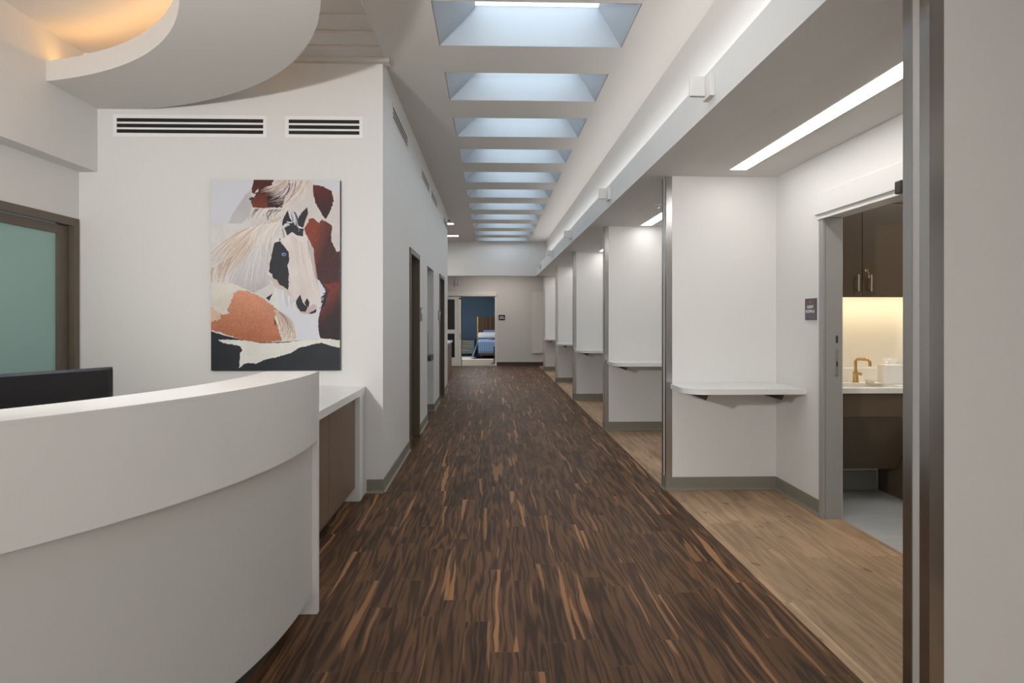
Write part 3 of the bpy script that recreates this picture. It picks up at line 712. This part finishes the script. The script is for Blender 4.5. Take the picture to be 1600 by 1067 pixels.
MB().lathe([(0.028, 0), (0.028, 0.006), (0.021, 0.008), (0.021, 0.045), (0.0195, 0.047), (0.0195, 0.05), (0.021, 0.052), (0.021, 0.082), (0.012, 0.084)], (fx, fy, fz_), 28).build('body', 'brass', fa, smooth=True)
path = [(0, 0, 0.083), (0, 0, 0.15)]
dx, dy = 0.5, -0.866
for k in range(7): a_ = PI-k/6*PI/2; path.append((dx*(0.028+0.028*math.cos(a_)), dy*(0.028+0.028*math.cos(a_)), 0.155+0.028*math.sin(a_)))
path += [(dx*0.08, dy*0.08, 0.183)]
for k in range(7): a_ = PI/2-k/6*PI/2; path.append((dx*(0.09+0.024*math.cos(a_)), dy*(0.09+0.024*math.cos(a_)), 0.159+0.024*math.sin(a_)))
path += [(dx*0.114, dy*0.114, 0.132)]
MB().tube([(fx+p[0], fy+p[1], fz_+p[2]) for p in path], 0.0115, 16).build('spout', 'brass', fa, smooth=True)
MB().tube([(fx+0.02, fy-0.004, fz_+0.066), (fx+0.030, fy-0.006, fz_+0.066)], 0.006, 10).box(fx+0.028, fx+0.044, fy-0.016, fy+0.004, fz_+0.054, fz_+0.080, 0.002, 1).build('handle', 'brass', fa)
tb = thing('tissue_box', 'white cube tissue box with a tissue pulled up on the sink counter', 'tissue box', (3.05, 5.12, 0.86))
MB().box(2.985, 3.12, 5.06, 5.19, 0.8605, 1.005, 0.004, 2).build('box', 'white_metal', tb)
ts = MB()
for k in range(7):
    a_ = k*0.9; cx, cy = 3.052+0.012*math.cos(a_), 5.125+0.012*math.sin(a_)
    tip = (cx+0.035*math.cos(a_*1.7), cy+0.03*math.sin(a_*1.7), 1.045+0.008*(k % 3))
    v = [ts.bm.verts.new(q_) for q_ in ((cx-0.012, cy, 1.004), (cx+0.012, cy+0.004, 1.004), (tip[0]+0.014, tip[1], tip[2]-0.006), tip, (tip[0]-0.014, tip[1]+0.006, tip[2]-0.012))]
    ts.bm.faces.new(v)
ts.build('tissue', 'tissue', tb)
tr = thing('soap_tray', 'small white tray on the counter left of the tissue box', 'tray', (2.94, 5.15, 0.86))
MB().box(2.895, 2.975, 5.08, 5.2, 0.8605, 0.868, 0.002, 1).build('base', 'white_metal', tr); MB().box(2.895, 2.975, 5.192, 5.2, 0.868, 0.885).box(2.895, 2.903, 5.08, 5.192, 0.868, 0.885).build('rim', 'white_metal', tr)

# ------------------------------------------------------------------ bottle filler in the niche
wf = thing('drinking_fountain', 'steel drinking fountain with bottle filler in the corridor niche', 'drinking fountain', (-1.0, 9.5, 0.76))
MB().prism([(9.25, 0.80), (9.25, 0.85), (9.75, 0.85), (9.75, 0.80), (9.70, 0.78), (9.30, 0.78)], -1.189, -0.815, 'x').build('basin', 'dark_grey', wf)
MB().box(-1.189, -0.90, 9.28, 9.72, 0.50, 0.778, 0.01, 2).build('body', 'steel', wf)
MB().box(-1.189, -0.885, 9.35, 9.65, 0.852, 1.18, 0.008, 2).build('bottle_filler', 'dark_grey', wf)
# counter in the nook behind the left wall
nc = thing('nook_counter', 'brown counter with white top past the end of the left wall', 'counter', (-1.25, 15, 0))
MB().box(-1.60, -0.915, 13.6, 16.35, 0.81, 0.85, 0.002, 1).build('countertop', 'quartz', nc)
MB().box(-1.58, -0.935, 13.65, 16.3, 0.0, 0.8095).build('cabinet_body', 'brown_laminate', nc)

# ------------------------------------------------------------------ bedroom
bed = thing('bed', 'bed with blue patterned quilt and wooden headboard seen through the far doorway', 'bed', (0.35, 24, 0))
hb = MB().box(-0.46, 1.15, 25.06, 25.14, 0.25, 1.44)
o = hb.build('headboard', 'headboard_wood', bed)
MB().box(-0.505, -0.461, 25.04, 25.15, 0.25, 1.45).build('headboard_edge', 'brass', bed, label='golden edge strip of the headboard')
MB().box(-0.40, 1.10, 23.2, 25.05, 0.12, 0.20).build('bed_frame', 'brown_laminate', bed)
MB().box(-0.41, 1.11, 23.16, 25.05, 0.201, 0.60, 0.05, 3).build('mattress', 'pillow_white', bed)
for lx in (-0.30, 1.0):
    for ly in (23.35, 24.9): MB().box(lx-0.03, lx+0.03, ly-0.03, ly+0.03, 0.0155, 0.1195).build('leg', 'navy', bed)
qm = MB(); nx, ny = 30, 26
grid = {}
for i in range(nx+1):
    for j in range(ny+1):
        u = i/nx; v = j/ny
        y = 22.98+v*1.75
        s_ = -0.30+u*1.6                                # arc length from the left hem over the top
        if u < 0.22:
            k = u/0.22; x = -0.62+0.17*k**0.7*1.0; z = 0.07+0.57*k
            x -= 0.06*math.sin(v*9)*(1-k); y2 = y
        else:
            k = (u-0.22)/0.78; x = -0.45+k*1.58; z = 0.64+0.025*math.sin(k*7+v*3)*math.sin(v*5)-max(0, 0.02-abs(x+0.45))*2
            y2 = y
        if v < 0.18:
            q_ = 1-v/0.18; y2 = 23.08-0.10*q_*0.6; z = z-(z-0.20)*q_ if u >= 0.22 else z
        grid[i, j] = qm.bm.verts.new((x, y2, z))
for i in range(nx):
    for j in range(ny): qm.bm.faces.new((grid[i, j], grid[i+1, j], grid[i+1, j+1], grid[i, j+1]))
q_o = qm.build('quilt', 'quilt', bed, smooth=True)
so_ = q_o.modifiers.new('thickness', 'SOLIDIFY'); so_.thickness = 0.02; so_.offset = 1
def pillow(name, label, x0, x1, y, z, h, d, m, grp):
    p = MB(); nu, nv = 20, 14; P_ = {}
    for s2_ in (1, -1):
        for i in range(nu+1):
            for j in range(nv+1):
                u, v = i/nu*2-1, j/nv*2-1
                tt = (max(0, 1-abs(u)**2.6)**0.5)*(max(0, 1-abs(v)**2.2)**0.5)
                x = (x0+x1)/2+u*(x1-x0)/2*(1-0.05*v*v); zz = z+h/2+v*h/2*(1-0.05*u*u)
                P_[s2_, i, j] = p.bm.verts.new((x, y+s2_*tt*d/2-0.25*(zz-z)*-1, zz))
        for i in range(nu):
            for j in range(nv): p.bm.faces.new((P_[s2_, i, j], P_[s2_, i+1, j], P_[s2_, i+1, j+1], P_[s2_, i, j+1]))
    bmesh.ops.remove_doubles(p.bm, verts=p.bm.verts[:], dist=0.0008)
    return tag(p.build(name, m, None, smooth=True), label, 'pillow', grp)
pillow('pillow', 'blue pillow leaning on the headboard behind the white bolster', -0.28, 0.42, 24.80, 0.70, 0.26, 0.14, 'pillow_blue', 'pillows on the bed')
pillow('pillow', 'long white bolster pillow in front of the blue pillow', -0.47, 0.95, 24.58, 0.665, 0.22, 0.18, 'pillow_white', 'pillows on the bed')
tag(MB().box(-0.08, 0.32, 24.0, 24.22, 0.685, 0.70, 0.004, 1).build('serving_tray', 'brass'), 'thin golden tray lying on the blue quilt', 'tray')
ns = thing('nightstand', 'grey three-drawer chest with brass handles against the blue wall', 'nightstand', (-0.95, 24.9, 0))
MB().box(-1.35, -0.60, 24.75, 25.15, 0.10, 0.60, 0.004, 1).build('body', 'dresser_grey', ns)
MB().box(-1.37, -0.58, 24.73, 25.17, 0.601, 0.63).build('top', 'dark_grey', ns)
MB().box(-1.33, -0.62, 24.79, 25.12, 0.0, 0.0995).build('plinth', 'black', ns)
for k in range(3):
    zz = 0.115+k*0.16
    d_ = MB().box(-1.335, -0.615, 24.735, 24.7495, zz, zz+0.15, 0.002, 1).build('drawer', 'dresser_grey', ns)
    MB().box(-1.06, -0.83, 24.71, 24.7345, zz+0.095, zz+0.115).build('handle', 'brass', d_)
tag(MB().box(-1.6, 1.6, 22.6, 24.6, 0.0005, 0.015).build('rug', 'rug'), 'pale rug under the bed in the far bedroom', 'rug')
sb = thing('side_table', 'navy C-shaped side table standing at the foot of the bed', 'side table', (0.10, 20.9, 0))
MB().box(0.085, 0.125, 20.88, 20.92, 0.02, 0.50).build('post', 'navy', sb)
MB().box(0.02, 0.50, 20.87, 20.93, 0.0005, 0.02).box(0.02, 0.06, 20.7, 21.1, 0.0005, 0.02).build('foot', 'navy', sb)
MB().box(0.085, 0.55, 20.72, 21.08, 0.50, 0.52).build('table_top', 'navy', sb)

# ------------------------------------------------------------------ horse picture
def picture():
    X0, X1, Z0, Z1 = -2.143, -1.163, 0.957, 2.421
    NX, NY = 402, 592
    img = np.zeros((NY, NX, 3)); px0, px1, py0, py1 = 333.0, 533.0, 282.5, 578.0
    A = lambda x, y: (330+x/7.114, 280+y/7.114); B = lambda x, y: (330+x/6.886, 430+y/6.886)
    gx, gy = np.meshgrid(px0+(np.arange(NX)+.5)/NX*(px1-px0), py0+(np.arange(NY)+.5)/NY*(py1-py0))
    rng = np.random.RandomState(3)
    def vnoise(sx, sy, oct_=3, ang=0.0):
        out = np.zeros_like(gx); amp = 1; tot = 0
        ca, sa = math.cos(ang), math.sin(ang)
        u = gx*ca+gy*sa; v = -gx*sa+gy*ca
        for o_ in range(oct_):
            g = rng.rand(512, 512); a_ = u/sx*2**o_+500; b_ = v/sy*2**o_+500
            i, j = np.floor(a_).astype(int), np.floor(b_).astype(int); fa_, fb_ = a_-i, b_-j
            fa_ = fa_*fa_*(3-2*fa_); fb_ = fb_*fb_*(3-2*fb_)
            q = lambda ii, jj: g[ii % 512, jj % 512]
            out += amp*((q(i, j)*(1-fa_)+q(i+1, j)*fa_)*(1-fb_)+(q(i, j+1)*(1-fa_)+q(i+1, j+1)*fa_)*fb_); tot += amp; amp *= 0.5
        return out/tot-0.5
    jx, jy = vnoise(3, 3, 3), vnoise(3, 3, 3)
    fur = vnoise(1.2, 5, 2, 0.5); soft = vnoise(25, 25, 2)
    def inside(pts, jit):
        x = gx+jx*jit; y = gy+jy*jit; m_ = np.zeros(gx.shape, bool)
        n_ = len(pts)
        for k in range(n_):
            (xa, ya), (xb, yb) = pts[k], pts[(k+1) % n_]
            if ya == yb: continue
            c_ = ((ya > y) != (yb > y)) & (x < (xb-xa)*(y-ya)/(yb-ya)+xa); m_ ^= c_
        return m_
    def fill(pts, col, jit=1.5, fur_=6, tex=None, grad=None):
        m_ = inside(pts, jit); c_ = np.array(col, float)[None, None, :]*np.ones((NY, NX, 1))
        if grad is not None:
            (xa, ya), (xb, yb), col2 = grad
            t = np.clip(((gx-xa)*(xb-xa)+(gy-ya)*(yb-ya))/((xb-xa)**2+(yb-ya)**2), 0, 1)[..., None]
            c_ = c_*(1-t)+np.array(col2, float)*t
        c_ = c_*(1+0.10*soft[..., None]) + (fur if tex is None else tex)[..., None]*fur_*2
        img[m_] = c_[m_]
    def strand(p, q, bend, w, col, taper=True):
        n_ = 40; P = np.array(p); Q = np.array(q); d_ = Q-P; nrm = np.array([-d_[1], d_[0]])
        for k in range(n_):
            t = k/(n_-1); c_ = P+d_*t+nrm*bend*4*t*(1-t); ww = w*((1-t*0.8) if taper else 1)
            i0 = int((c_[0]-px0-ww)/(px1-px0)*NX); i1 = int((c_[0]-px0+ww)/(px1-px0)*NX)+1
            j0 = int((c_[1]-py0-ww)/(py1-py0)*NY); j1 = int((c_[1]-py0+ww)/(py1-py0)*NY)+1
            if i1 <= 0 or j1 <= 0 or i0 >= NX or j0 >= NY: continue
            sl_ = (slice(max(0, j0), j1), slice(max(0, i0), i1)); img[sl_] = img[sl_]*0.35+np.array(col, float)*0.65
    def hair(p_from, p_to, n_, cols, bend=0.12, w=0.45, spread=1.5):
        """strands from a root segment to a tip segment"""
        for k in range(n_):
            t = rng.rand(); a_ = np.array(p_from[0])*(1-t)+np.array(p_from[1])*t; t2 = np.clip(t+rng.randn()*0.08, 0, 1)
            b_ = np.array(p_to[0])*(1-t2)+np.array(p_to[1])*t2
            b_ = a_+(b_-a_)*(0.6+0.5*rng.rand())+rng.randn(2)*spread
            strand(a_, b_, bend*(0.5+rng.rand()), w*(0.6+rng.rand()), cols[rng.randint(len(cols))])
    img[:] = np.array([202, 204, 211])
    PA = lambda *l: [A(*p) for p in l]; PB = lambda *l: [B(*p) for p in l]
    fill(PA((205, 500), (255, 400), (330, 285), (400, 180), (460, 115), (520, 10), (1120, 10), (1150, 60), (1280, 90), (1440, 175), (1440, 900), (1000, 900), (600, 600), (380, 520)), (203, 196, 194), 1, 4)
    fill(PA((205, 500), (255, 400), (330, 285), (400, 180), (455, 150), (470, 320), (420, 500)), (184, 182, 184), 1, 4)
    fill(PA((495, 10), (720, 10), (690, 60), (740, 100), (840, 180), (805, 320), (640, 335), (480, 322), (460, 255), (520, 175), (465, 160), (475, 90)), (72, 32, 27), 1.5, 8, grad=(A(640, 100), A(560, 300), (112, 54, 36)))
    fill(PA((640, 150), (850, 60), (840, 220), (800, 320), (650, 320)), (50, 32, 32), 3, 8)
    fill(PA((515, 140), (540, 120), (540, 150), (505, 165)), (205, 200, 205), .5, 2)
    fill(PA((438, 230), (465, 205), (500, 215), (480, 245), (450, 245)), (52, 58, 78), .6, 2)
    fill(PA((810, 310), (840, 200), (740, 70), (760, 20), (1130, 20), (1150, 90), (1100, 190), (960, 210), (860, 340)), (208, 196, 188), 2, 10)
    fill(PA((1150, 68), (1250, 85), (1355, 140), (1378, 240), (1340, 350), (1290, 450), (1262, 430), (1170, 260), (1150, 160)), (92, 32, 32), 2.2, 8, grad=(A(1200, 100), A(1280, 420), (46, 26, 34)))
    hair((A(760, 25), A(1100, 30)), (A(590, 120), A(880, 330)), 130, [(214, 204, 198), (196, 178, 166), (178, 158, 146), (222, 216, 214)], -0.12, 0.5)
    hair((A(860, 60), A(960, 60)), (A(640, 230), A(820, 330)), 30, [(206, 198, 198), (70, 45, 45)], -0.15, 0.4)
    fill(PA((1045, 560), (1095, 450), (1150, 435), (1215, 495), (1240, 450), (1300, 475), (1360, 520), (1345, 680), (1410, 810), (1445, 800)) + PB((1400, 90), (1290, 130), (1250, 175), (1180, 60), (1100, -10)) + PA((1140, 900), (1155, 790), (1090, 660)),
         (128, 58, 38), 2.2, 9, grad=(A(1130, 700), A(1300, 760), (66, 32, 34)))
    fill(PB((1300, 80), (1400, 60), (1400, 160), (1250, 200), (1225, 120)), (92, 36, 32), .5, 5)
    fill(PB((1400, 95), (1300, 150), (1240, 230), (1190, 370), (1165, 480), (1170, 600), (1190, 695), (1400, 695)), (112, 44, 36), 1.5, 6, grad=(B(1200, 300), B(1330, 420), (44, 28, 34)))
    hair((B(1270, 170), B(1230, 330)), (B(1205, 215), B(1185, 350)), 30, [(34, 30, 36)], 0.0, 0.45)
    hair((B(1290, 150), B(1395, 95)), (B(1220, 90), B(1300, 120)), 12, [(120, 48, 36)], 0.05, 0.4)
    fill(PA((15, 505), (200, 500), (340, 520), (480, 380), (560, 335), (720, 320), (820, 360), (1000, 600), (700, 1067)) + PB((700, 180), (640, 260), (500, 200), (300, 115), (200, 90), (15, 100)), (206, 203, 202), 1, 5)
    fill(PA((340, 720), (560, 650), (700, 640), (660, 1067)) + PB((640, 100), (480, 190), (300, 110), (200, 90)), (200, 195, 195), 5, 4, grad=(A(500, 900), B(560, 200), (176, 170, 170)))
    hair((A(480, 340), A(820, 350)), (A(430, 450), A(700, 470)), 50, [(214, 206, 198), (196, 186, 178), (222, 218, 216), (204, 194, 184), (110, 92, 86)], 0.1, 0.45)
    hair((A(640, 640), A(700, 620)), (A(600, 1060), B(640, 200)), 60, [(190, 186, 186), (212, 210, 210), (178, 172, 172)], 0.05, 0.5, 6)
    hair((A(420, 800), A(600, 760)), (B(120, 60), B(520, 180)), 120, [(196, 192, 192), (214, 212, 212), (186, 180, 180)], 0.04, 0.5, 5)
    hair((A(420, 560), A(790, 430)), (A(20, 880), A(200, 1090)), 330, [(216, 203, 192), (200, 180, 162), (188, 164, 144), (224, 216, 210), (172, 146, 128)], 0.05, 0.55, 3)
    hair((A(560, 520), A(790, 480)), (A(420, 760), A(640, 820)), 90, [(216, 208, 202), (204, 190, 180), (222, 218, 216)], 0.08, 0.5, 2)
    hair((A(25, 1000), A(260, 860)), (B(10, 90), B(150, 80)), 30, [(196, 174, 156), (176, 152, 134)], 0.03, 0.35)
    head = PA((790, 560), (830, 380), (900, 420), (960, 520), (1040, 560), (1090, 660), (1155, 785), (1138, 900), (1162, 1067)) + PB((1120, 0), (1170, 120), (1187, 240), (1168, 340), (1120, 400), (1040, 424), (965, 405), (925, 340), (905, 290), (850, 230), (780, 160), (700, 130), (670, 60), (640, 0)) + PA((640, 1067), (665, 900), (720, 720), (770, 650))
    fill(head, (216, 208, 204), 1, 5, grad=(A(850, 800), A(1150, 900), (204, 196, 192)))
    fill(PB((930, 60), (1090, 0), (1170, 130), (1180, 240), (1120, 320), (1000, 230)), (206, 196, 192), 6, 4)
    hair((A(900, 620), A(1130, 800)), (B(960, 60), B(1160, 200)), 110, [(210, 200, 196), (222, 215, 212), (198, 186, 180)], 0.02, 0.4, 2)
    hair((A(1085, 680), A(1150, 800)), (B(1130, 20), B(1180, 200)), 30, [(188, 176, 172), (176, 164, 160)], 0.02, 0.45, 1)
    hair((A(760, 700), A(800, 690)), (B(860, 180), B(900, 260)), 20, [(202, 192, 186), (190, 178, 172)], 0.0, 0.4, 2)
    fill(PB((640, 0), (700, 40), (860, 170), (910, 300), (850, 230), (780, 160), (700, 130)), (196, 184, 174), 3, 6)
    fill(PA((772, 560), (785, 450), (830, 352), (874, 322), (884, 400), (850, 560), (800, 610)), (214, 205, 200), 1, 4)
    fill(PA((785, 640), (815, 450), (866, 352), (888, 430), (930, 490), (975, 520), (1042, 560), (1032, 642), (975, 632), (915, 592), (840, 645), (770, 690)), (40, 44, 52), 1.5, 5)
    fill(PA((1082, 312), (1102, 400), (1096, 480), (1046, 556), (1020, 540)), (204, 188, 174), 1, 4)
    fill(PA((972, 500), (990, 420), (1035, 362), (1080, 318), (1090, 385), (1068, 440), (1035, 545), (1000, 540)), (40, 42, 50), 1, 4)
    hair((A(870, 350), A(950, 380)), (A(930, 500), A(990, 560)), 34, [(212, 212, 218), (60, 62, 72), (190, 190, 198)], -0.08, 0.4, 1)
    hair((A(790, 560), A(870, 470)), (A(860, 540), A(900, 480)), 10, [(210, 208, 212)], 0, 0.4, 1)
    hair((A(780, 700), A(860, 660)), (A(760, 560), A(800, 500)), 22, [(216, 208, 204)], 0.05, 0.4, 1)
    fill(PA((978, 520), (1030, 545), (1010, 556), (985, 545)), (214, 214, 216), .6, 2)
    fill(PA((868, 485), (910, 478), (915, 492), (875, 495)), (214, 214, 216), .6, 2)
    fill(PA((722, 715), (775, 693), (820, 740), (868, 800), (888, 880), (865, 960), (882, 1067)) + PB((850, 20), (848, 165), (812, 130), (762, 112), (720, 55), (682, 35), (672, -10)) + PA((660, 1040), (668, 930), (700, 800)), (42, 42, 48), 2.2, 5)
    hair((B(850, 160), B(740, 90)), (B(835, 110), B(760, 60)), 10, [(42, 42, 48)], 0, 0.4, 1)
    ex, ey = A(824, 840); d_ = np.hypot((gx-ex)/3.6, (gy-ey)/2.6); img[d_ < 1] = (88, 150, 205); img[d_ < 0.55] = (20, 28, 40)
    d_ = np.hypot((gx-ex+0.6)/0.5, (gy-ey+0.6)/0.5); img[d_ < 1] = (200, 220, 235)
    fill(PB((922, 285), (972, 208), (1000, 290), (1052, 350), (1030, 392), (980, 392), (940, 345)), (36, 36, 44), 1, 3)
    fill(PB((1055, 345), (1120, 308), (1155, 340), (1100, 385), (1060, 415), (970, 405), (1040, 390)), (186, 162, 162), 1, 4)
    fill(PB((1018, 295), (1045, 245), (1072, 290), (1062, 342), (1040, 338)), (36, 36, 44), .8, 3)
    fill(PB((1058, 412), (1150, 358), (1142, 398), (1100, 416)), (44, 42, 52), .8, 3)
    hair((B(930, 290), B(790, 170)), (B(880, 350), B(800, 320)), 60, [(216, 214, 218), (190, 184, 188)], 0.03, 0.35, 1)
    fill(PB((640, 270), (715, 140), (755, 380), (700, 335)), (216, 214, 208), .6, 4)
    fill(PB((605, 245), (680, 195), (640, 275)), (44, 46, 58), .6, 2)
    fill(PB((15, 95), (130, 80), (250, 90), (380, 150), (480, 190), (600, 252), (700, 332), (750, 382), (850, 450), (920, 560), (945, 700), (560, 730), (200, 650), (15, 610)), (208, 204, 194), .8, 5)
    org = PB((262, 190), (330, 165), (425, 175), (550, 230), (650, 310), (748, 385), (700, 440), (735, 560), (775, 700), (560, 725), (350, 695), (130, 615), (15, 590), (15, 350), (60, 400), (150, 425), (215, 412), (190, 370), (232, 290))
    fill(org, (206, 146, 116), 3.5, 14, tex=vnoise(1.2, 1.6, 2, 0.6), grad=(B(450, 200), B(400, 640), (168, 104, 76)))
    fill(PB((15, 330), (120, 420), (130, 470), (15, 500)), (206, 176, 152), 5, 10)
    fill(PB((690, 460), (712, 500), (712, 550), (698, 520)), (60, 42, 38), .8, 3)
    hair((B(690, 380), B(770, 400)), (B(780, 710), B(940, 700)), 150, [(214, 198, 182), (196, 176, 158), (170, 148, 132), (222, 212, 202), (130, 118, 116)], -0.14, 0.5, 2)
    fill(PB((15, 600), (150, 640), (350, 692), (560, 722), (800, 712), (1000, 700), (1200, 680), (1300, 680), (1400, 702), (1400, 1030), (15, 1030)), (36, 40, 46), 1.2, 4)
    wp = PB((95, 690), (200, 688), (400, 700), (560, 728), (750, 726), (1000, 700), (1200, 680), (1300, 682), (1400, 700), (1400, 778), (1300, 755), (1200, 725), (1100, 742), (950, 782), (880, 830), (700, 884), (600, 900), (500, 946), (430, 935), (370, 950), (322, 992), (330, 830), (360, 810), (330, 762), (250, 742), (150, 725))
    fill(wp, (214, 212, 206), 2.0, 9, tex=vnoise(1.5, 1.0, 2, -0.3))
    img[:] = np.clip(img, 0, 255)
    c = img/255.0; c = np.where(c <= 0.04045, c/12.92, ((c+0.055)/1.055)**2.4)
    c = np.clip(c*0.98, 0, 0.9)
    me = bpy.data.meshes.new('canvas')
    yy = YB-0.042
    xs = X0+(np.arange(NX+1))/NX*(X1-X0); zs = Z1-(np.arange(NY+1))/NY*(Z1-Z0)
    vv = np.zeros(((NY+1)*(NX+1), 3), np.float32); XX, ZZ = np.meshgrid(xs, zs)
    vv[:, 0] = XX.ravel(); vv[:, 1] = yy; vv[:, 2] = ZZ.ravel()
    ii, jj = np.meshgrid(np.arange(NX), np.arange(NY)); b0 = (jj*(NX+1)+ii).ravel()
    faces = np.stack([b0, b0+NX+1, b0+NX+2, b0+1], 1)
    me.vertices.add(len(vv)); me.vertices.foreach_set('co', vv.ravel())
    me.loops.add(faces.size); me.loops.foreach_set('vertex_index', faces.ravel().astype(np.int32))
    me.polygons.add(len(faces)); me.polygons.foreach_set('loop_start', (np.arange(len(faces))*4).astype(np.int32))
    me.update(calc_edges=True); me.validate()
    att = me.color_attributes.new('paint', 'FLOAT_COLOR', 'CORNER')
    cc = np.ones((len(faces), 4, 4), np.float32); cc[:, :, :3] = c.reshape(-1, 3)[:, None, :]
    att.data.foreach_set('color', cc.ravel())
    m_ = bpy.data.materials.new('printed_canvas'); m_.use_nodes = True; k = N(m_)
    at = k.n.new('ShaderNodeAttribute'); at.attribute_name = 'paint'; k.l.new(at.outputs['Color'], k.b.inputs['Base Color'])
    k.b.inputs['Roughness'].default_value = 0.5; k.b.inputs['Specular IOR Level'].default_value = 0.25
    me.materials.append(m_)
    t = thing('canvas_picture', 'large canvas print of brown and white horses on the reception wall', 'picture', ((X0+X1)/2, YB, Z0))
    o = bpy.data.objects.new('canvas', me); C.objects.link(o); o.parent = t; o.matrix_parent_inverse = Matrix.Translation(t.location).inverted()
    MB().box(X0, X1, YB-0.0415, YB-0.0005, Z0, Z1).build('stretcher', 'dark_grey', t)
picture()
